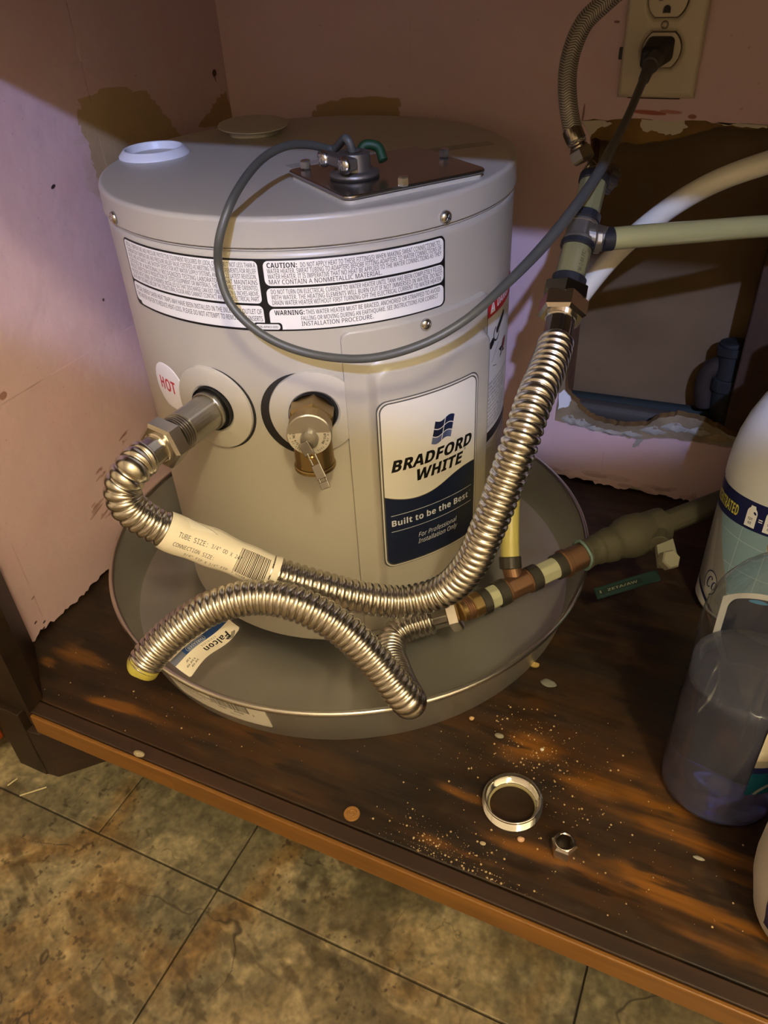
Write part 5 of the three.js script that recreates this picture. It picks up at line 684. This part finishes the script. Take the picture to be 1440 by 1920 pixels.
for (const [a, b, l] of [[[-0.1837,-0.0956,0.3790], [-0.1657,-0.0956,0.3608], 'longer pale straw lying on the stone floor below the cabinet corner'], [[-0.2044,-0.0956,0.3752], [-0.2014,-0.0956,0.3651], 'shorter pale straw on the stone floor at the left edge']]) { const A = V(a), B = V(b), m = A.clone().add(B).multiplyScalar(0.5); solo('straw', sweep(new THREE.LineCurve3(A.clone().sub(m).setY(0.0011), B.clone().sub(m).setY(0.0011)), 0.0008, { n: 6, seg: 8 }), std([0.50, 0.42, 0.24], 0.6), [m.x, FLOOR, m.z], l, 'straw'); }
{
  const n = 900, im = new THREE.InstancedMesh(new THREE.IcosahedronGeometry(1, 0), std([0.62, 0.50, 0.32], 0.8), n), M = new THREE.Matrix4(), col = new THREE.Color();
  const spots = [[[0.2843,0.0000,0.1949], 0.06, 0.045, 200], [[0.2736,0.0000,0.2231], 0.11, 0.06, 130], [[0.3126,0.0000,0.2292], 0.05, 0.06, 90], [[0.2437,0.0000,0.3106], 0.05, 0.020, 170], [[0.2697,0.0000,0.3326], 0.06, 0.008, 110], [[0.3120,0.0000,0.2911], 0.10, 0.05, 60], [[-0.0521,0.0000,0.2902], 0.14, 0.04, 60], [[0.3877,0.0000,0.2586], 0.16, 0.08, 80]];
  let k = 0; for (const [p, sx, sz, m] of spots) for (let i = 0; i < m; i++) { let x, z, tries = 0; do { x = p[0] + (rnd() + rnd() + rnd() - 1.5) * sx; z = p[2] + (rnd() + rnd() + rnd() - 1.5) * sz; } while (tries++ < 30 && (Math.hypot(x - PX, z - PZ) < 0.245 || z > 0.325 || Math.hypot(x - [0.2846,0.0000,0.2584][0], z - [0.2846,0.0000,0.2584][2]) < 0.027)); if (z > 0.325) z = 0.32; const s = 0.00022 + 0.0008 * rnd() ** 4; M.makeScale(s, s * 0.7, s).setPosition(x, s * 0.6, z); im.setMatrixAt(k, M); col.setRGB(...mix([0.75, 0.62, 0.42], [0.85, 0.80, 0.72], rnd())); im.setColorAt(k, col); k++; }
  im.count = k; im.name = 'plaster_dust'; im.castShadow = im.receiveShadow = true; im.userData = { kind: 'stuff', label: 'scattered pale grit and dust on the dark wooden shelf', category: 'dust' }; scene.add(im);
}

// ---------------------------------------------------------------- the room's lamps, out of frame
{
  const p = WARM.pos, t = thing('ceiling_lamp', [p[0], 2.25, p[2]], 'round opal ceiling lamp hanging in the kitchen, outside the picture', 'lamp');
  part('ceiling_rose', creased(lathe([[0, 0.16], [0.06, 0.16], [0.065, 0.175], [0.065, 0.187], [0, 0.187]], 40), 0.6).translate(p[0], 2.06, p[2]), chrome, t);
  part('stem', rod([p[0], 2.06 + 0.085, p[2]], [p[0], 2.225, p[2]], 0.008, 16), chrome, t);
  part('opal_globe', new THREE.SphereGeometry(0.09, 40, 28).translate(...p), std([0.8, 0.75, 0.65], 0.4, 0, { emissive: lin(1.0, 0.72, 0.42), emissiveIntensity: 6 }), t);
}
{
  const p = COOL.pos, t = thing('spot_lamp', [p[0], p[1], 2.05], 'cool white spot lamp on the opposite kitchen wall, outside the picture', 'lamp');
  const d = V(COOL.aim).sub(V(p)).normalize(), b = V(p).addScaledVector(d, -0.03);
  part('shade', turnTo(creased(lathe([[0.014, -0.075], [0.02, -0.078], [0.032, -0.06], [0.05, 0.0], [0.0515, 0.0], [0.034, -0.062], [0.02, -0.0805], [0.0, -0.0805]], 40), 0.6), b, d), std([0.5, 0.5, 0.5], 0.4, 0.6), t);
  part('bulb', new THREE.SphereGeometry(0.018, 24, 16).translate(b.x, b.y, b.z), std([0.8, 0.8, 0.8], 0.4, 0, { emissive: lin(0.6, 0.7, 1.0), emissiveIntensity: 8 }), t);
  part('arm', rod(b.clone().addScaledVector(d, -0.078), [p[0] + 0.03, p[1], 2.045], 0.008, 16), chrome, t);
  part('mount', rod([p[0] + 0.03, p[1], 2.035], [p[0] + 0.03, p[1], 2.0495], 0.04, 32), chrome, t);
}

renderer.render(scene, camera);
